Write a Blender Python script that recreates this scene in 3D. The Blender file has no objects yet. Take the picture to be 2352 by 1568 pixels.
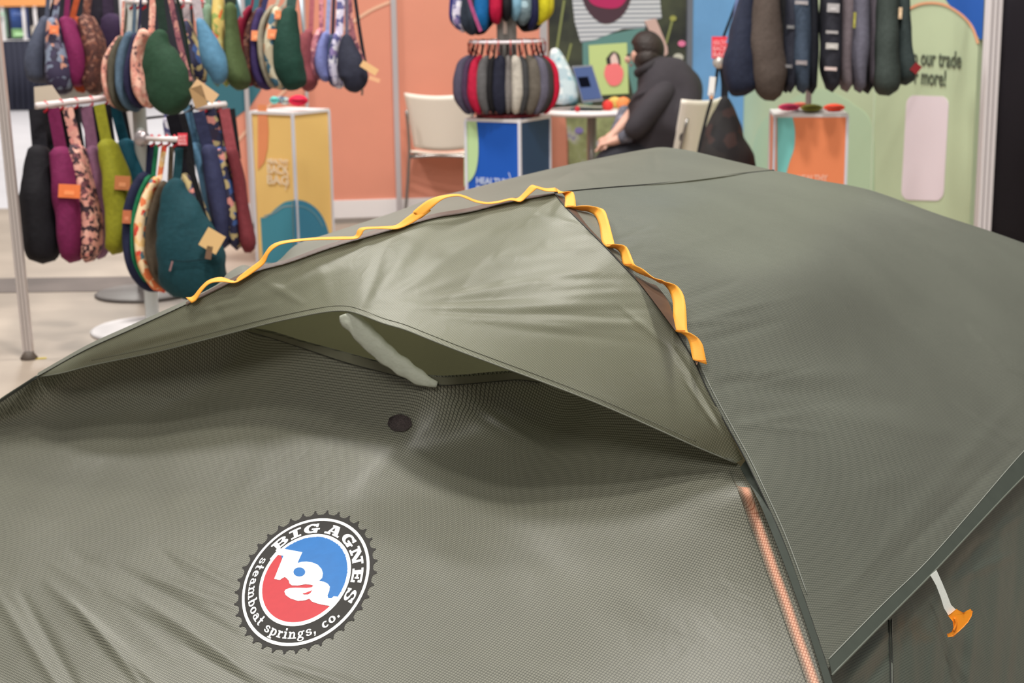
import bpy, bmesh, math, random
import numpy as np
from mathutils import Vector, Matrix
from mathutils import noise as mnoise
from mathutils.bvhtree import BVHTree
from mathutils.geometry import tessellate_polygon
random.seed(7); rng = np.random.RandomState(7)
SC = bpy.context.scene
COL = SC.collection
# ------------------------------------------------------------------ camera
FPX = 3600.0; CH = 1.45
TH = math.radians(12.5); RO = math.radians(0.78)
Fv = np.array([0, math.cos(TH), -math.sin(TH)])
R0 = np.array([1.0, 0, 0]); U0 = np.array([0, math.sin(TH), math.cos(TH)])
Rv = R0*math.cos(RO) - U0*math.sin(RO); Uv = U0*math.cos(RO) + R0*math.sin(RO)
CAM = np.array([0, 0, CH])
cd = bpy.data.cameras.new('camera'); cam = bpy.data.objects.new('camera', cd); COL.objects.link(cam)
m = Matrix(((Rv[0], Uv[0], -Fv[0], 0), (Rv[1], Uv[1], -Fv[1], 0), (Rv[2], Uv[2], -Fv[2], CH), (0, 0, 0, 1)))
cam.matrix_world = m
cd.sensor_width = 36; cd.lens = 36*FPX/2352; cd.clip_end = 200
cd.dof.use_dof = True; cd.dof.focus_distance = 2.95; cd.dof.aperture_fstop = 5.6
SC.camera = cam
# ------------------------------------------------------------------ world, lights, exposure
w = bpy.data.worlds.new('hall_light'); SC.world = w; w.use_nodes = True
bg = w.node_tree.nodes['Background']; bg.inputs[0].default_value = (1.0, 0.975, 0.94, 1); bg.inputs[1].default_value = 0.20
def area(name, loc, target, size, power, col=(1, 0.96, 0.9)):
    l = bpy.data.lights.new(name, 'AREA'); l.shape = 'DISK'; l.size = size; l.energy = power; l.color = col
    o = bpy.data.objects.new(name, l); COL.objects.link(o); o.location = loc
    o.rotation_euler = (Vector(target)-Vector(loc)).to_track_quat('-Z', 'Y').to_euler()
    return o
area('hall_or_fill_lamp', (0.3, 3.3, 8.0), (0.1, 3.2, 0), 0.7, 330)
area('hall_or_fill_lamp', (0.6, 1.4, 8.0), (0.1, 3.2, 0), 0.7, 190)
area('hall_or_fill_lamp', (-4.2, 7.5, 7.5), (-2.0, 7.5, 0.5), 1.2, 370)
area('hall_or_fill_lamp', (0.6, 7.6, 7.5), (0.6, 9.4, 0.8), 1.2, 350)
area('hall_or_fill_lamp', (-1.6, -2.5, 6.5), (0, 3.5, 0.5), 2.6, 290)  # added soft front fill to brighten the tent front, not a hall lamp
area('hall_or_fill_lamp', (-4.5, 18, 8.0), (-4.5, 18, 0), 2.0, 900)
SC.view_settings.view_transform = 'Standard'; SC.view_settings.look = 'None'
SC.view_settings.exposure = 0.0; SC.view_settings.gamma = 1; SC.view_settings.use_curve_mapping = False
# ------------------------------------------------------------------ maths helpers
def ray(px, py): return Fv + Rv*((px-1176)/FPX) + Uv*((784-py)/FPX)
def D(px, py, d): return CAM + ray(px, py)*d
def Z(px, py, z):
    r = ray(px, py); return CAM + r*((z-CH)/r[2])
def proj(P):
    Q = P - CAM; d = Q@Fv
    return 1176 + FPX*(Q@Rv)/d, 784 - FPX*(Q@Uv)/d, d
def catmull(P, n, closed=False):
    """resample points (k,m) into n points by arc length with a Catmull-Rom curve"""
    P = np.array(P, float)
    if len(P) == 2:
        t = np.linspace(0, 1, n)[:, None]; return P[0]*(1-t)+P[1]*t
    out = []; k = len(P)
    for i in range(k-1):
        p0 = P[i-1] if i > 0 else 2*P[0]-P[1]
        p1, p2 = P[i], P[i+1]
        p3 = P[i+2] if i+2 < k else 2*P[-1]-P[-2]
        t = np.linspace(0, 1, 13)[:-1, None]
        out.append(0.5*((2*p1)+(-p0+p2)*t+(2*p0-5*p1+4*p2-p3)*t**2+(-p0+3*p1-3*p2+p3)*t**3))
    out.append(P[-1:]); Q = np.vstack(out)
    if n is None: return Q
    s = np.r_[0, np.cumsum(np.linalg.norm(np.diff(Q[:, :3], axis=0), axis=1))]
    u = np.linspace(0, s[-1], n)
    return np.stack([np.interp(u, s, Q[:, j]) for j in range(Q.shape[1])], 1)
def norm(v): v = np.asarray(v, float); return v/ (np.linalg.norm(v)+1e-12)
# ------------------------------------------------------------------ objects
ORG = {}
def thing(name, label, cat, loc, group=None, kind=None):
    o = bpy.data.objects.new(name, None); COL.objects.link(o); o.location = tuple(loc); o.empty_display_size = 0.05
    o['label'] = label; o['category'] = cat
    if group: o['group'] = group
    if kind: o['kind'] = kind
    ORG[o.name] = np.array(loc, float); return o
def mk(name, V, F, mat, parent=None, smooth=True, uv=None, label=None, kind=None):
    V = np.array(V, float); org = ORG[parent.name] if parent else np.zeros(3)
    me = bpy.data.meshes.new(name); me.from_pydata((V-org).tolist(), [], [tuple(int(i) for i in f) for f in F]); me.update()
    if smooth: me.polygons.foreach_set('use_smooth', [True]*len(me.polygons))
    if uv is not None:
        l = me.uv_layers.new(name='UVMap'); idx = np.zeros(len(me.loops), int); me.loops.foreach_get('vertex_index', idx)
        l.data.foreach_set('uv', np.asarray(uv)[idx].ravel())
    if mat: me.materials.append(mat)
    o = bpy.data.objects.new(name, me); COL.objects.link(o)
    if parent: o.parent = parent; ORG[o.name] = org
    else: ORG[o.name] = org
    if label: o['label'] = label
    if kind: o['kind'] = kind
    return o
def tag(o, label, cat, group=None):
    o['label'] = label; o['category'] = cat
    if group: o['group'] = group
    return o
class MB:
    def __init__(s): s.V = []; s.F = []
    def add(s, V, F):
        n = len(s.V); s.V += [tuple(v) for v in V]; s.F += [tuple(i+n for i in f) for f in F]; return s
    def box(s, c, sx, sy, sz, ax=(1, 0, 0), ay=(0, 1, 0), az=(0, 0, 1)):
        c, ax, ay, az = map(lambda v: np.array(v, float), (c, ax, ay, az)); P = []
        for a in (-1, 1):
            for b in (-1, 1):
                for d in (-1, 1): P.append(c+ax*a*sx/2+ay*b*sy/2+az*d*sz/2)
        return s.add(P, [(0, 1, 3, 2), (4, 6, 7, 5), (0, 4, 5, 1), (2, 3, 7, 6), (0, 2, 6, 4), (1, 5, 7, 3)])
    def tube(s, pts, r, n=10, closed=False):
        P = np.array(pts, float); k = len(P); rr = np.broadcast_to(np.array(r, float), (k,))
        T = np.gradient(P, axis=0); T /= np.linalg.norm(T, axis=1)[:, None]+1e-12
        up = np.array([0, 0, 1.0]) if abs(T[0][2]) < .9 else np.array([0, 1.0, 0]); V = []
        for i in range(k):
            a = norm(np.cross(T[i], up)); b = np.cross(T[i], a); up = -b if False else up
            for j in range(n):
                t = 2*math.pi*j/n; V.append(P[i]+rr[i]*(a*math.cos(t)+b*math.sin(t)))
        F = [(i*n+j, i*n+(j+1) % n, (i+1)*n+(j+1) % n, (i+1)*n+j) for i in range(k-1) for j in range(n)]
        F += [tuple(range(n))[::-1], tuple((k-1)*n+j for j in range(n))]
        return s.add(V, F)
    def lathe(s, c, prof, n=32, ax=(1, 0, 0), ay=(0, 1, 0), az=(0, 0, 1)):
        c, ax, ay, az = map(lambda v: np.array(v, float), (c, ax, ay, az)); V = []
        for r, z in prof:
            for j in range(n):
                t = 2*math.pi*j/n; V.append(c+ax*r*math.cos(t)+ay*r*math.sin(t)+az*z)
        k = len(prof)
        F = [(i*n+j, i*n+(j+1) % n, (i+1)*n+(j+1) % n, (i+1)*n+j) for i in range(k-1) for j in range(n)]
        F += [tuple(range(n))[::-1], tuple((k-1)*n+j for j in range(n))]
        return s.add(V, F)
    def obj(s, name, mat, parent=None, smooth=False, label=None): return mk(name, s.V, s.F, mat, parent, smooth, label=label)
def bevel(o, wdt=.004, seg=2):
    b = o.modifiers.new('bevel', 'BEVEL'); b.width = wdt; b.segments = seg; b.limit_method = 'ANGLE'; return o
def solid(o, t, off=0):
    b = o.modifiers.new('thickness', 'SOLIDIFY'); b.thickness = t; b.offset = off; return o
# ------------------------------------------------------------------ materials
def lin(c):
    return tuple(((x/255)/12.92 if x/255 <= .04045 else ((x/255+.055)/1.055)**2.4) for x in c)
MATS = {}
def base_mat(name):
    mt = bpy.data.materials.new(name); mt.use_nodes = True
    return mt, mt.node_tree, mt.node_tree.nodes['Principled BSDF']
def plain(rgb, rough=.6, metal=0, spec=.4, noise=.0, nscale=40, bump=0, bscale=300, name='paint'):
    key = (tuple(rgb), rough, metal, spec, noise, nscale, bump, bscale, name)
    if key in MATS: return MATS[key]
    mt, nt, b = base_mat(name); c = lin(rgb)
    b.inputs['Base Color'].default_value = (*c, 1); b.inputs['Roughness'].default_value = rough; b.inputs['Metallic'].default_value = metal
    b.inputs['Specular IOR Level'].default_value = spec
    tc = nt.nodes.new('ShaderNodeTexCoord')
    if noise:
        n = nt.nodes.new('ShaderNodeTexNoise'); n.inputs['Scale'].default_value = nscale; n.inputs['Detail'].default_value = 4
        nt.links.new(tc.outputs['Object'], n.inputs['Vector'])
        r = nt.nodes.new('ShaderNodeValToRGB'); r.color_ramp.elements[0].position = .3; r.color_ramp.elements[1].position = .7
        r.color_ramp.elements[0].color = (*[x*(1-noise) for x in c], 1); r.color_ramp.elements[1].color = (*[min(1, x*(1+noise)) for x in c], 1)
        nt.links.new(n.outputs['Fac'], r.inputs['Fac']); nt.links.new(r.outputs['Color'], b.inputs['Base Color'])
    if bump:
        n2 = nt.nodes.new('ShaderNodeTexNoise'); n2.inputs['Scale'].default_value = bscale; n2.inputs['Detail'].default_value = 3
        nt.links.new(tc.outputs['Object'], n2.inputs['Vector'])
        bp = nt.nodes.new('ShaderNodeBump'); bp.inputs['Strength'].default_value = bump; bp.inputs['Distance'].default_value = .01
        nt.links.new(n2.outputs['Fac'], bp.inputs['Height']); nt.links.new(bp.outputs['Normal'], b.inputs['Normal'])
    MATS[key] = mt; return mt
def cloth(rgb): return plain(tuple(v*.86 for v in rgb), .8, 0, .25, .12, 60, .35, 25, 'woven_fabric')
def floral(cols, scale=45, name='floral_print'):
    key = (tuple(cols), scale, name)
    if key in MATS: return MATS[key]
    mt, nt, b = base_mat(name); b.inputs['Roughness'].default_value = .8
    tc = nt.nodes.new('ShaderNodeTexCoord'); n = nt.nodes.new('ShaderNodeTexNoise'); n.inputs['Scale'].default_value = scale*.7; n.inputs['Detail'].default_value = 2
    nt.links.new(tc.outputs['Object'], n.inputs['Vector'])
    mix = nt.nodes.new('ShaderNodeMixRGB'); mix.inputs['Fac'].default_value = .04
    nt.links.new(tc.outputs['Object'], mix.inputs[1]); nt.links.new(n.outputs['Color'], mix.inputs[2])
    v = nt.nodes.new('ShaderNodeTexVoronoi'); v.inputs['Scale'].default_value = scale
    nt.links.new(mix.outputs[0], v.inputs['Vector'])
    r = nt.nodes.new('ShaderNodeValToRGB'); r.color_ramp.interpolation = 'CONSTANT'; e = r.color_ramp.elements
    while len(e) < len(cols): e.new(.5)
    for i, c in enumerate(cols): e[i].position = .22+.56*i/len(cols) if i else 0; e[i].color = (*lin(c), 1)
    s = nt.nodes.new('ShaderNodeSeparateColor'); nt.links.new(v.outputs['Color'], s.inputs[0])
    nt.links.new(s.outputs[0], r.inputs['Fac']); nt.links.new(r.outputs['Color'], b.inputs['Base Color'])
    MATS[key] = mt; return mt
def ripstop(name, cell, line, sp=.0055, rot=0, thick=.24, trans=.3, rough=.5, glow=None, gloss=.5, tcol=None):
    """nylon with a grid of thicker threads; light passes partly through the cloth. glow: painted show-through colour over UV2.x"""
    mt, nt, b = base_mat(name); N = nt.nodes.new; L = nt.links.new
    uv = N('ShaderNodeUVMap'); uv.uv_map = 'UVMap'
    mp = N('ShaderNodeMapping'); mp.inputs['Rotation'].default_value[2] = rot; mp.inputs['Scale'].default_value = (1/sp, 1/sp, 1)
    L(uv.outputs[0], mp.inputs[0]); sx = N('ShaderNodeSeparateXYZ'); L(mp.outputs[0], sx.inputs[0])
    ms = []
    for ch in (0, 1):
        f = N('ShaderNodeMath'); f.operation = 'FRACT'; L(sx.outputs[ch], f.inputs[0])
        g = N('ShaderNodeMath'); g.operation = 'LESS_THAN'; L(f.outputs[0], g.inputs[0]); g.inputs[1].default_value = thick; ms.append(g)
    mx = N('ShaderNodeMath'); mx.operation = 'MAXIMUM'; L(ms[0].outputs[0], mx.inputs[0]); L(ms[1].outputs[0], mx.inputs[1])
    tc = N('ShaderNodeTexCoord'); no = N('ShaderNodeTexNoise'); no.inputs['Scale'].default_value = 3.5; no.inputs['Detail'].default_value = 3; L(tc.outputs['Object'], no.inputs['Vector'])
    mr = N('ShaderNodeMapRange'); mr.inputs[1].default_value = .3; mr.inputs[2].default_value = .7; mr.inputs[3].default_value = .93; mr.inputs[4].default_value = 1.07; L(no.outputs['Fac'], mr.inputs[0])
    mixc = N('ShaderNodeMixRGB'); mixc.inputs[1].default_value = (*lin(cell), 1); mixc.inputs[2].default_value = (*lin(line), 1); L(mx.outputs[0], mixc.inputs[0])
    sc = N('ShaderNodeVectorMath'); sc.operation = 'SCALE'; L(mixc.outputs[0], sc.inputs[0]); L(mr.outputs[0], sc.inputs['Scale'])
    col = sc.outputs[0]
    if glow:
        u2 = N('ShaderNodeUVMap'); u2.uv_map = 'Across'; s2 = N('ShaderNodeSeparateXYZ'); L(u2.outputs[0], s2.inputs[0])
        rp = N('ShaderNodeValToRGB'); e = rp.color_ramp.elements; e[0].position = 0; e[0].color = (0, 0, 0, 1); e[1].position = 1; e[1].color = (0, 0, 0, 1)
        for p, vv in ((.3, .35), (.5, .9), (.7, .9), (.9, .3)):
            q = e.new(p); q.color = (vv, vv, vv, 1)
        L(s2.outputs[0], rp.inputs[0])
        gm = N('ShaderNodeMixRGB'); gm.inputs[1].default_value = (*lin(glow[0]), 1); gm.inputs[2].default_value = (*lin(glow[1]), 1); L(mx.outputs[0], gm.inputs[0])
        m2 = N('ShaderNodeMixRGB'); L(rp.outputs[0], m2.inputs[0]); L(col, m2.inputs[1]); L(gm.outputs[0], m2.inputs[2]); col = m2.outputs[0]
    L(col, b.inputs['Base Color']); b.inputs['Roughness'].default_value = rough; b.inputs['Specular IOR Level'].default_value = gloss
    fb = N('ShaderNodeTexNoise'); fb.inputs['Scale'].default_value = 22; fb.inputs['Detail'].default_value = 3; fb.inputs['Distortion'].default_value = .8; L(tc.outputs['Object'], fb.inputs['Vector'])
    bp = N('ShaderNodeBump'); bp.inputs['Strength'].default_value = .25; bp.inputs['Distance'].default_value = .004; L(fb.outputs['Fac'], bp.inputs['Height']); L(bp.outputs[0], b.inputs['Normal'])
    tr = N('ShaderNodeBsdfTranslucent')
    if tcol: tr.inputs[0].default_value = (*lin(tcol), 1)
    else: L(col, tr.inputs[0])
    ms_ = N('ShaderNodeMixShader'); ms_.inputs[0].default_value = trans; L(b.outputs[0], ms_.inputs[1]); L(tr.outputs[0], ms_.inputs[2])
    L(ms_.outputs[0], nt.nodes['Material Output'].inputs[0])
    return mt
# ------------------------------------------------------------------ cloth patch helpers
def grid_faces(n, m): return [(i*m+j, i*m+j+1, (i+1)*m+j+1, (i+1)*m+j) for i in range(n-1) for j in range(m-1)]
def coons(top, bot, left, right, n, m):
    """top/bot run left->right, left/right run top->bottom; lists of 3-D points. returns (n rows, m cols, 3)"""
    T, B = catmull(top, m), catmull(bot, m); Lc, Rc = catmull(left, n), catmull(right, n)
    u = np.linspace(0, 1, m)[None, :, None]; v = np.linspace(0, 1, n)[:, None, None]
    S = (1-v)*T[None]+v*B[None]+(1-u)*Lc[:, None]+u*Rc[:, None]
    return S-((1-u)*(1-v)*T[0]+u*(1-v)*T[-1]+(1-u)*v*B[0]+u*v*B[-1])
def normals(G):
    du = np.gradient(G, axis=1); dv = np.gradient(G, axis=0); N = np.cross(du, dv); N /= np.linalg.norm(N, axis=2)[..., None]+1e-12
    s = np.sign(((CAM-G)*N).sum(2))[..., None]; s[s == 0] = 1
    # one common side for the whole patch
    return N*(1 if s.mean() > 0 else -1)
def crease(G, segs, edge=.0):
    """press folds into the cloth: each fold runs between two points of the cloth seen from the front"""
    N = normals(G); X, Y, d = proj(G.reshape(-1, 3)); H = np.zeros(len(X))
    for (x0, y0, x1, y1, wd, amp) in segs:
        dx, dy = x1-x0, y1-y0; L2 = dx*dx+dy*dy; t = ((X-x0)*dx+(Y-y0)*dy)/L2; q = ((X-x0)*dy-(Y-y0)*dx)/math.sqrt(L2)
        tt = np.clip(t, 0, 1); e = np.where((t > 0) & (t < 1), np.sin(math.pi*tt)**(.6 if wd < 30 else 2), 0); ww = wd*(.35+.65*np.sin(math.pi*np.clip(.15+.7*tt, 0, 1)))
        H += amp*.001*e*np.exp(-(q/ww)**2)
    n, m_ = G.shape[:2]; H = H.reshape(n, m_)
    u = np.linspace(0, 1, m_)[None]; v = np.linspace(0, 1, n)[:, None]
    msk = np.clip(np.minimum(np.minimum(u, 1-u)*60, np.minimum(v, 1-v)*40), 0, 1)
    return G+N*(H*msk)[..., None]
def plan_uv(G, rot=0):
    P = G.reshape(-1, 3); c = P.mean(0); N = norm(normals(G).reshape(-1, 3).mean(0)); a = norm(np.cross((0, 0, 1), N)); b = np.cross(N, a)
    q = P-c; x, y = q@a, q@b; cr, sr = math.cos(rot), math.sin(rot); return np.stack([x*cr-y*sr, x*sr+y*cr], 1)+5
def patch(name, G, mat, parent, rot=0, label=None):
    n, m_ = G.shape[:2]
    return mk(name, G.reshape(-1, 3), grid_faces(n, m_), mat, parent, True, plan_uv(G, rot), label)
def strip(name, A, B, mat, parent, thick=.0008, label=None, n=None, across=False, rot=0):
    """a band of cloth between two edges A and B (matched points)"""
    A = np.array(A, float); B = np.array(B, float); AB = np.hstack([A, B])
    Q = []; k = len(AB); seg = 8
    if n: Q = catmull(AB, n)
    else: Q = catmull(AB, None)[::2]
    A2, B2 = Q[:, :3], Q[:, 3:]; C = 7 if across else 3
    G = np.stack([A2*(1-t)+B2*t for t in np.linspace(0, 1, C)], 1)
    o = mk(name, G.reshape(-1, 3), grid_faces(len(G), C), mat, parent, across, plan_uv(G, rot) if len(G) > 3 else None, label)
    if across:
        l = o.data.uv_layers.new(name='Across'); idx = np.zeros(len(o.data.loops), int); o.data.loops.foreach_get('vertex_index', idx)
        ac = np.stack([np.tile(np.linspace(0, 1, C), len(G)), np.zeros(len(G)*C)], 1); l.data.foreach_set('uv', ac[idx].ravel())
    if thick: solid(o, thick)
    return o
def lift(P, d=.002):
    P = np.array(P, float); v = CAM-P; return P+v/np.linalg.norm(v, axis=-1)[..., None]*d
def cord(name, pts, r, mat, parent, n=None, label=None):
    Q = catmull(pts, n or max(12, len(pts)*6)); return MB().tube(Q, r, 6).obj(name, mat, parent, True, label)
# ================================================================== the hall: floor, walls
def floor_mat():
    mt, nt, b = base_mat('polished_concrete'); N = nt.nodes.new; L = nt.links.new
    tc = N('ShaderNodeTexCoord'); n = N('ShaderNodeTexNoise'); n.inputs['Scale'].default_value = .9; n.inputs['Detail'].default_value = 6
    mp = N('ShaderNodeMapping'); mp.inputs['Scale'].default_value = (.7, 1.6, 1); L(tc.outputs['Object'], mp.inputs[0]); L(mp.outputs[0], n.inputs['Vector'])
    r = N('ShaderNodeValToRGB'); r.color_ramp.elements[0].position = .3; r.color_ramp.elements[1].position = .72
    r.color_ramp.elements[0].color = (*lin((134, 120, 108)), 1); r.color_ramp.elements[1].color = (*lin((180, 166, 152)), 1)
    L(n.outputs['Fac'], r.inputs[0]); L(r.outputs[0], b.inputs['Base Color']); b.inputs['Roughness'].default_value = .42; b.inputs['Specular IOR Level'].default_value = .35
    n2 = N('ShaderNodeTexNoise'); n2.inputs['Scale'].default_value = 30; L(tc.outputs['Object'], n2.inputs['Vector'])
    bp = N('ShaderNodeBump'); bp.inputs['Strength'].default_value = .15; bp.inputs['Distance'].default_value = .004; L(n2.outputs['Fac'], bp.inputs['Height']); L(bp.outputs[0], b.inputs['Normal'])
    return mt
fl = MB().box((0, 14, -.05), 40, 44, .1).obj('floor', floor_mat()); fl['kind'] = 'structure'
# bag shadows painted as a dark floor strip, and the pale aisle beyond the booth
st = MB().box((-3.2, 8.05, .0015), 4.4, .42, .003).obj('trim_1', plain((104, 94, 90), .7, noise=.15, nscale=3, name='bag_shadow_strip')); st['kind'] = 'structure'
ai = MB().box((-8.5, 17.4, .002), 12, 12.5, .004).obj('trim_2', plain((214, 212, 218), .35, noise=.05, nscale=2, name='pale_aisle')); ai['kind'] = 'structure'

class Plane:
    """a vertical plane through point p with horizontal direction h"""
    def __init__(s, p, h): s.p = np.array(p, float); s.h = norm(h); s.n = norm(np.cross(s.h, (0, 0, 1))); s.n = s.n if s.n@(CAM-s.p) > 0 else -s.n
    def at(s, px, py, off=0):
        r = ray(px, py); t = ((s.p+s.n*off-CAM)@s.n)/(r@s.n); return CAM+r*t
def flat(name, pl, poly, off, mat, parent, thick=.0015, label=None, kind=None):
    """a flat print or board on a wall: outline points seen from the front, real thickness"""
    P = np.array([pl.at(x, y, off) for x, y in poly]); Q = P-pl.n*thick; k = len(P)
    tri = tessellate_polygon([[Vector(p) for p in P]])
    F = [tuple(t) for t in tri]+[tuple(i+k for i in t)[::-1] for t in tri]+[(i, (i+1) % k, k+(i+1) % k, k+i) for i in range(k)]
    o = mk(name, np.vstack([P, Q]), F, mat, parent, False, label=label)
    if kind: o['kind'] = kind
    return o
def curve2(pts, n=40): return [tuple(p) for p in catmull([(x, y, 0) for x, y in pts], n)[:, :2]]
def ribbon2(pts, w, n=40):
    c = np.array(curve2(pts, n)); t = np.gradient(c, axis=0); t /= np.linalg.norm(t, axis=1)[:, None]; q = np.stack([-t[:, 1], t[:, 0]], 1)*w/2
    return [tuple(p) for p in np.vstack([c+q, (c-q)[::-1]])]
def wall_board(name, p0, p1, h0, h1, t, mat, parent=None):
    p0, p1 = np.array(p0, float), np.array(p1, float); c = (p0+p1)/2; h = norm(p1-p0); n = np.cross(h, (0, 0, 1))
    return MB().box((c[0], c[1], (h0+h1)/2), np.linalg.norm(p1-p0), t, h1-h0, h, n).obj(name, mat, parent)
def text_on(name, s, origin, ex, ez, size, mat, parent, bold=.0, thick=.001, squash=1.0, fit=None):
    cu = bpy.data.curves.new('t', 'FONT'); cu.body = s; cu.size = size; cu.offset = bold; cu.extrude = thick; cu.resolution_u = 3
    to = bpy.data.objects.new('t', cu); COL.objects.link(to); bpy.context.view_layer.update()
    me = bpy.data.meshes.new_from_object(to.evaluated_get(bpy.context.evaluated_depsgraph_get()))
    bpy.data.objects.remove(to); bpy.data.curves.remove(cu)
    V = np.array([v.co[:] for v in me.vertices]); F = [tuple(p.vertices) for p in me.polygons]; bpy.data.meshes.remove(me)
    ex, ez = norm(ex), norm(ez); n = np.cross(ex, ez)
    V[:, 0] -= V[:, 0].min()
    if fit: squash = fit/V[:, 0].max()
    W = np.array(origin)+V[:, :1]*ex*squash+V[:, 1:2]*ez+V[:, 2:3]*n
    return mk(name, W, F, mat, parent, False)
SALMON = plain((212, 140, 118), .75, noise=.03, nscale=3, name='salmon_print'); TEALW = plain((52, 104, 118), .75, name='teal_print')
ALU = plain((205, 200, 205), .35, .5, name='aluminium'); WHITE = plain((236, 232, 234), .5, name='white_paint')
BK = Plane((0, 10.356, 0), (1, .14, 0))
def bkp(px): q = BK.at(px, 480); return (q[0], q[1])
# back wall: orange fabric print from behind the bags to the mural
x0, x1, x2 = bkp(470), bkp(1262), bkp(1580)
wb = wall_board('wall_back', (*x0, 0), (*x1, 0), .14, 2.9, .03, SALMON); wb['kind'] = 'structure'
BKp = Plane((x0[0]-BK.n[0]*-.016, x0[1]+BK.n[1]*.016, 0), BK.h)
flat('teal_print', BK, [(470, -160), (620, -160), (606, 120), (600, 205), (575, 245), (500, 300), (470, 330)], .018, TEALW, wb)
flat('curved_line_print', BK, ribbon2([(540, 330), (600, 262), (660, 200), (700, 140), (760, 90), (840, 30), (905, 0)], 7), .019, plain((222, 176, 150), .7, name='pale_line_print'), wb)
bb = wall_board('baseboard_back', (*x0, 0), (*bkp(1590), 0), .035, .15, .06, plain((226, 222, 224), .5, name='white_rail')); bb['kind'] = 'structure'
for k, (px, wd) in enumerate(((571, .03), (708, .022), (912, .036), (1250, .05))):
    q = BK.at(px, 300, .03)
    o = MB().box((q[0], q[1], 1.45), wd, .03, 2.9, BK.h, BK.n).obj('trim_%d' % (k+3), ALU); o['kind'] = 'structure'; bevel(o, .004)
    if k in (0, 2):
        f = MB().box((q[0], q[1]-.04, .012), .06, .16, .024).obj('foot', plain((70, 70, 66), .6, name='rubber'), o)
# ---- mural board with garden photograph
mural = wall_board('wall_mural', (*x1, 0), (*bkp(1580), 0), .14, 2.9, .03, None); mural['kind'] = 'structure'
def mural_mat():
    mt, nt, b = base_mat('garden_photo_print'); N = nt.nodes.new; L = nt.links.new; b.inputs['Roughness'].default_value = .7
    tc = N('ShaderNodeTexCoord'); n = N('ShaderNodeTexNoise'); n.inputs['Scale'].default_value = 5; n.inputs['Detail'].default_value = 5; L(tc.outputs['Object'], n.inputs['Vector'])
    r = N('ShaderNodeValToRGB'); e = r.color_ramp.elements; e[0].position = .35; e[0].color = (*lin((30, 33, 33)), 1); e[1].position = .8; e[1].color = (*lin((74, 78, 58)), 1)
    L(n.outputs['Fac'], r.inputs[0]); L(r.outputs[0], b.inputs['Base Color']); return mt
def meadow_mat():
    mt, nt, b = base_mat('meadow_print'); N = nt.nodes.new; L = nt.links.new; b.inputs['Roughness'].default_value = .7
    tc = N('ShaderNodeTexCoord'); n = N('ShaderNodeTexNoise'); n.inputs['Scale'].default_value = 9; n.inputs['Detail'].default_value = 4; L(tc.outputs['Object'], n.inputs['Vector'])
    r = N('ShaderNodeValToRGB'); e = r.color_ramp.elements; e[0].position = .3; e[0].color = (*lin((116, 120, 84)), 1); e[1].position = .55; e[1].color = (*lin((158, 164, 118)), 1)
    q = e.new(.68); q.color = (*lin((190, 190, 180)), 1); q = e.new(.76); q.color = (*lin((130, 120, 170)), 1)
    L(n.outputs['Fac'], r.inputs[0]); L(r.outputs[0], b.inputs['Base Color']); return mt
mural.data.materials.clear(); mural.data.materials.append(mural_mat())
flat('meadow_print', BK, [(1300, 262), (1330, 238), (1420, 250), (1500, 240), (1578, 220), (1574, 470), (1306, 470)], .018, meadow_mat(), mural)
flat('salmon_edge_print', BK, [(1255, 260), (1298, 262), (1306, 330), (1306, 465), (1262, 465)], .018, SALMON, mural)
flat('trousers_print', BK, [(1338, 92), (1480, 62), (1500, 240), (1462, 250), (1430, 110), (1362, 120), (1360, 240), (1340, 240)], .018, plain((92, 132, 130), .7, name='teal_trousers_print'), mural)
def stripes():
    mt, nt, b = base_mat('striped_shirt_print'); N = nt.nodes.new; L = nt.links.new; b.inputs['Roughness'].default_value = .7
    tc = N('ShaderNodeTexCoord'); wv = N('ShaderNodeTexWave'); wv.bands_direction = 'Z'; wv.inputs['Scale'].default_value = 11; wv.inputs['Distortion'].default_value = .6; wv.inputs['Detail Scale'].default_value = .5; L(tc.outputs['Object'], wv.inputs['Vector'])
    r = N('ShaderNodeValToRGB'); e = r.color_ramp.elements; e[0].position = .35; e[0].color = (*lin((134, 138, 150)), 1); e[1].position = .6; e[1].color = (*lin((205, 206, 212)), 1)
    L(wv.outputs['Fac'], r.inputs[0]); L(r.outputs[0], b.inputs['Base Color']); return mt
flat('striped_shirt_print', BK, [(1305, -90), (1520, -90), (1516, 0), (1520, 42), (1480, 50), (1484, 64), (1430, 66), (1370, 90), (1334, 98), (1320, 50)], .0195, stripes(), mural)
flat('forearm_print', BK, [(1480, 48), (1506, 42), (1514, 60), (1524, 85), (1533, 108), (1534, 122), (1528, 129), (1519, 120), (1510, 98), (1494, 76)], .021, plain((196, 164, 158), .7, name='skin_print'), mural)
flat('dark_bag_print', BK, curve2([(1330, -60), (1340, 5), (1365, 42), (1395, 55), (1430, 35), (1450, -5), (1455, -60), (1330, -60)], 40), .022, plain((70, 46, 58), .7, name='plum_print'), mural)
flat('magenta_lining_print', BK, curve2([(1345, -60), (1352, 0), (1385, 18), (1425, 15), (1446, -20), (1450, -60), (1345, -60)], 40), .0235, plain((172, 34, 90), .7, name='magenta_print'), mural)
po = flat('yellow_green_print', BK, [(1352, 104), (1440, 98), (1444, 215), (1356, 220)], .021, plain((188, 204, 138), .7, name='lime_print'), mural)
flat('hair_print', BK, curve2([(1392, 135), (1408, 118), (1424, 130), (1422, 168), (1400, 165), (1392, 135)], 24), .0225, plain((42, 36, 38), .7, name='dark_hair_print'), mural)
flat('face_print', BK, curve2([(1402, 132), (1412, 122), (1420, 140), (1418, 155), (1405, 150), (1402, 132)], 24), .024, plain((226, 196, 190), .7, name='pale_skin_print'), mural)
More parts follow.
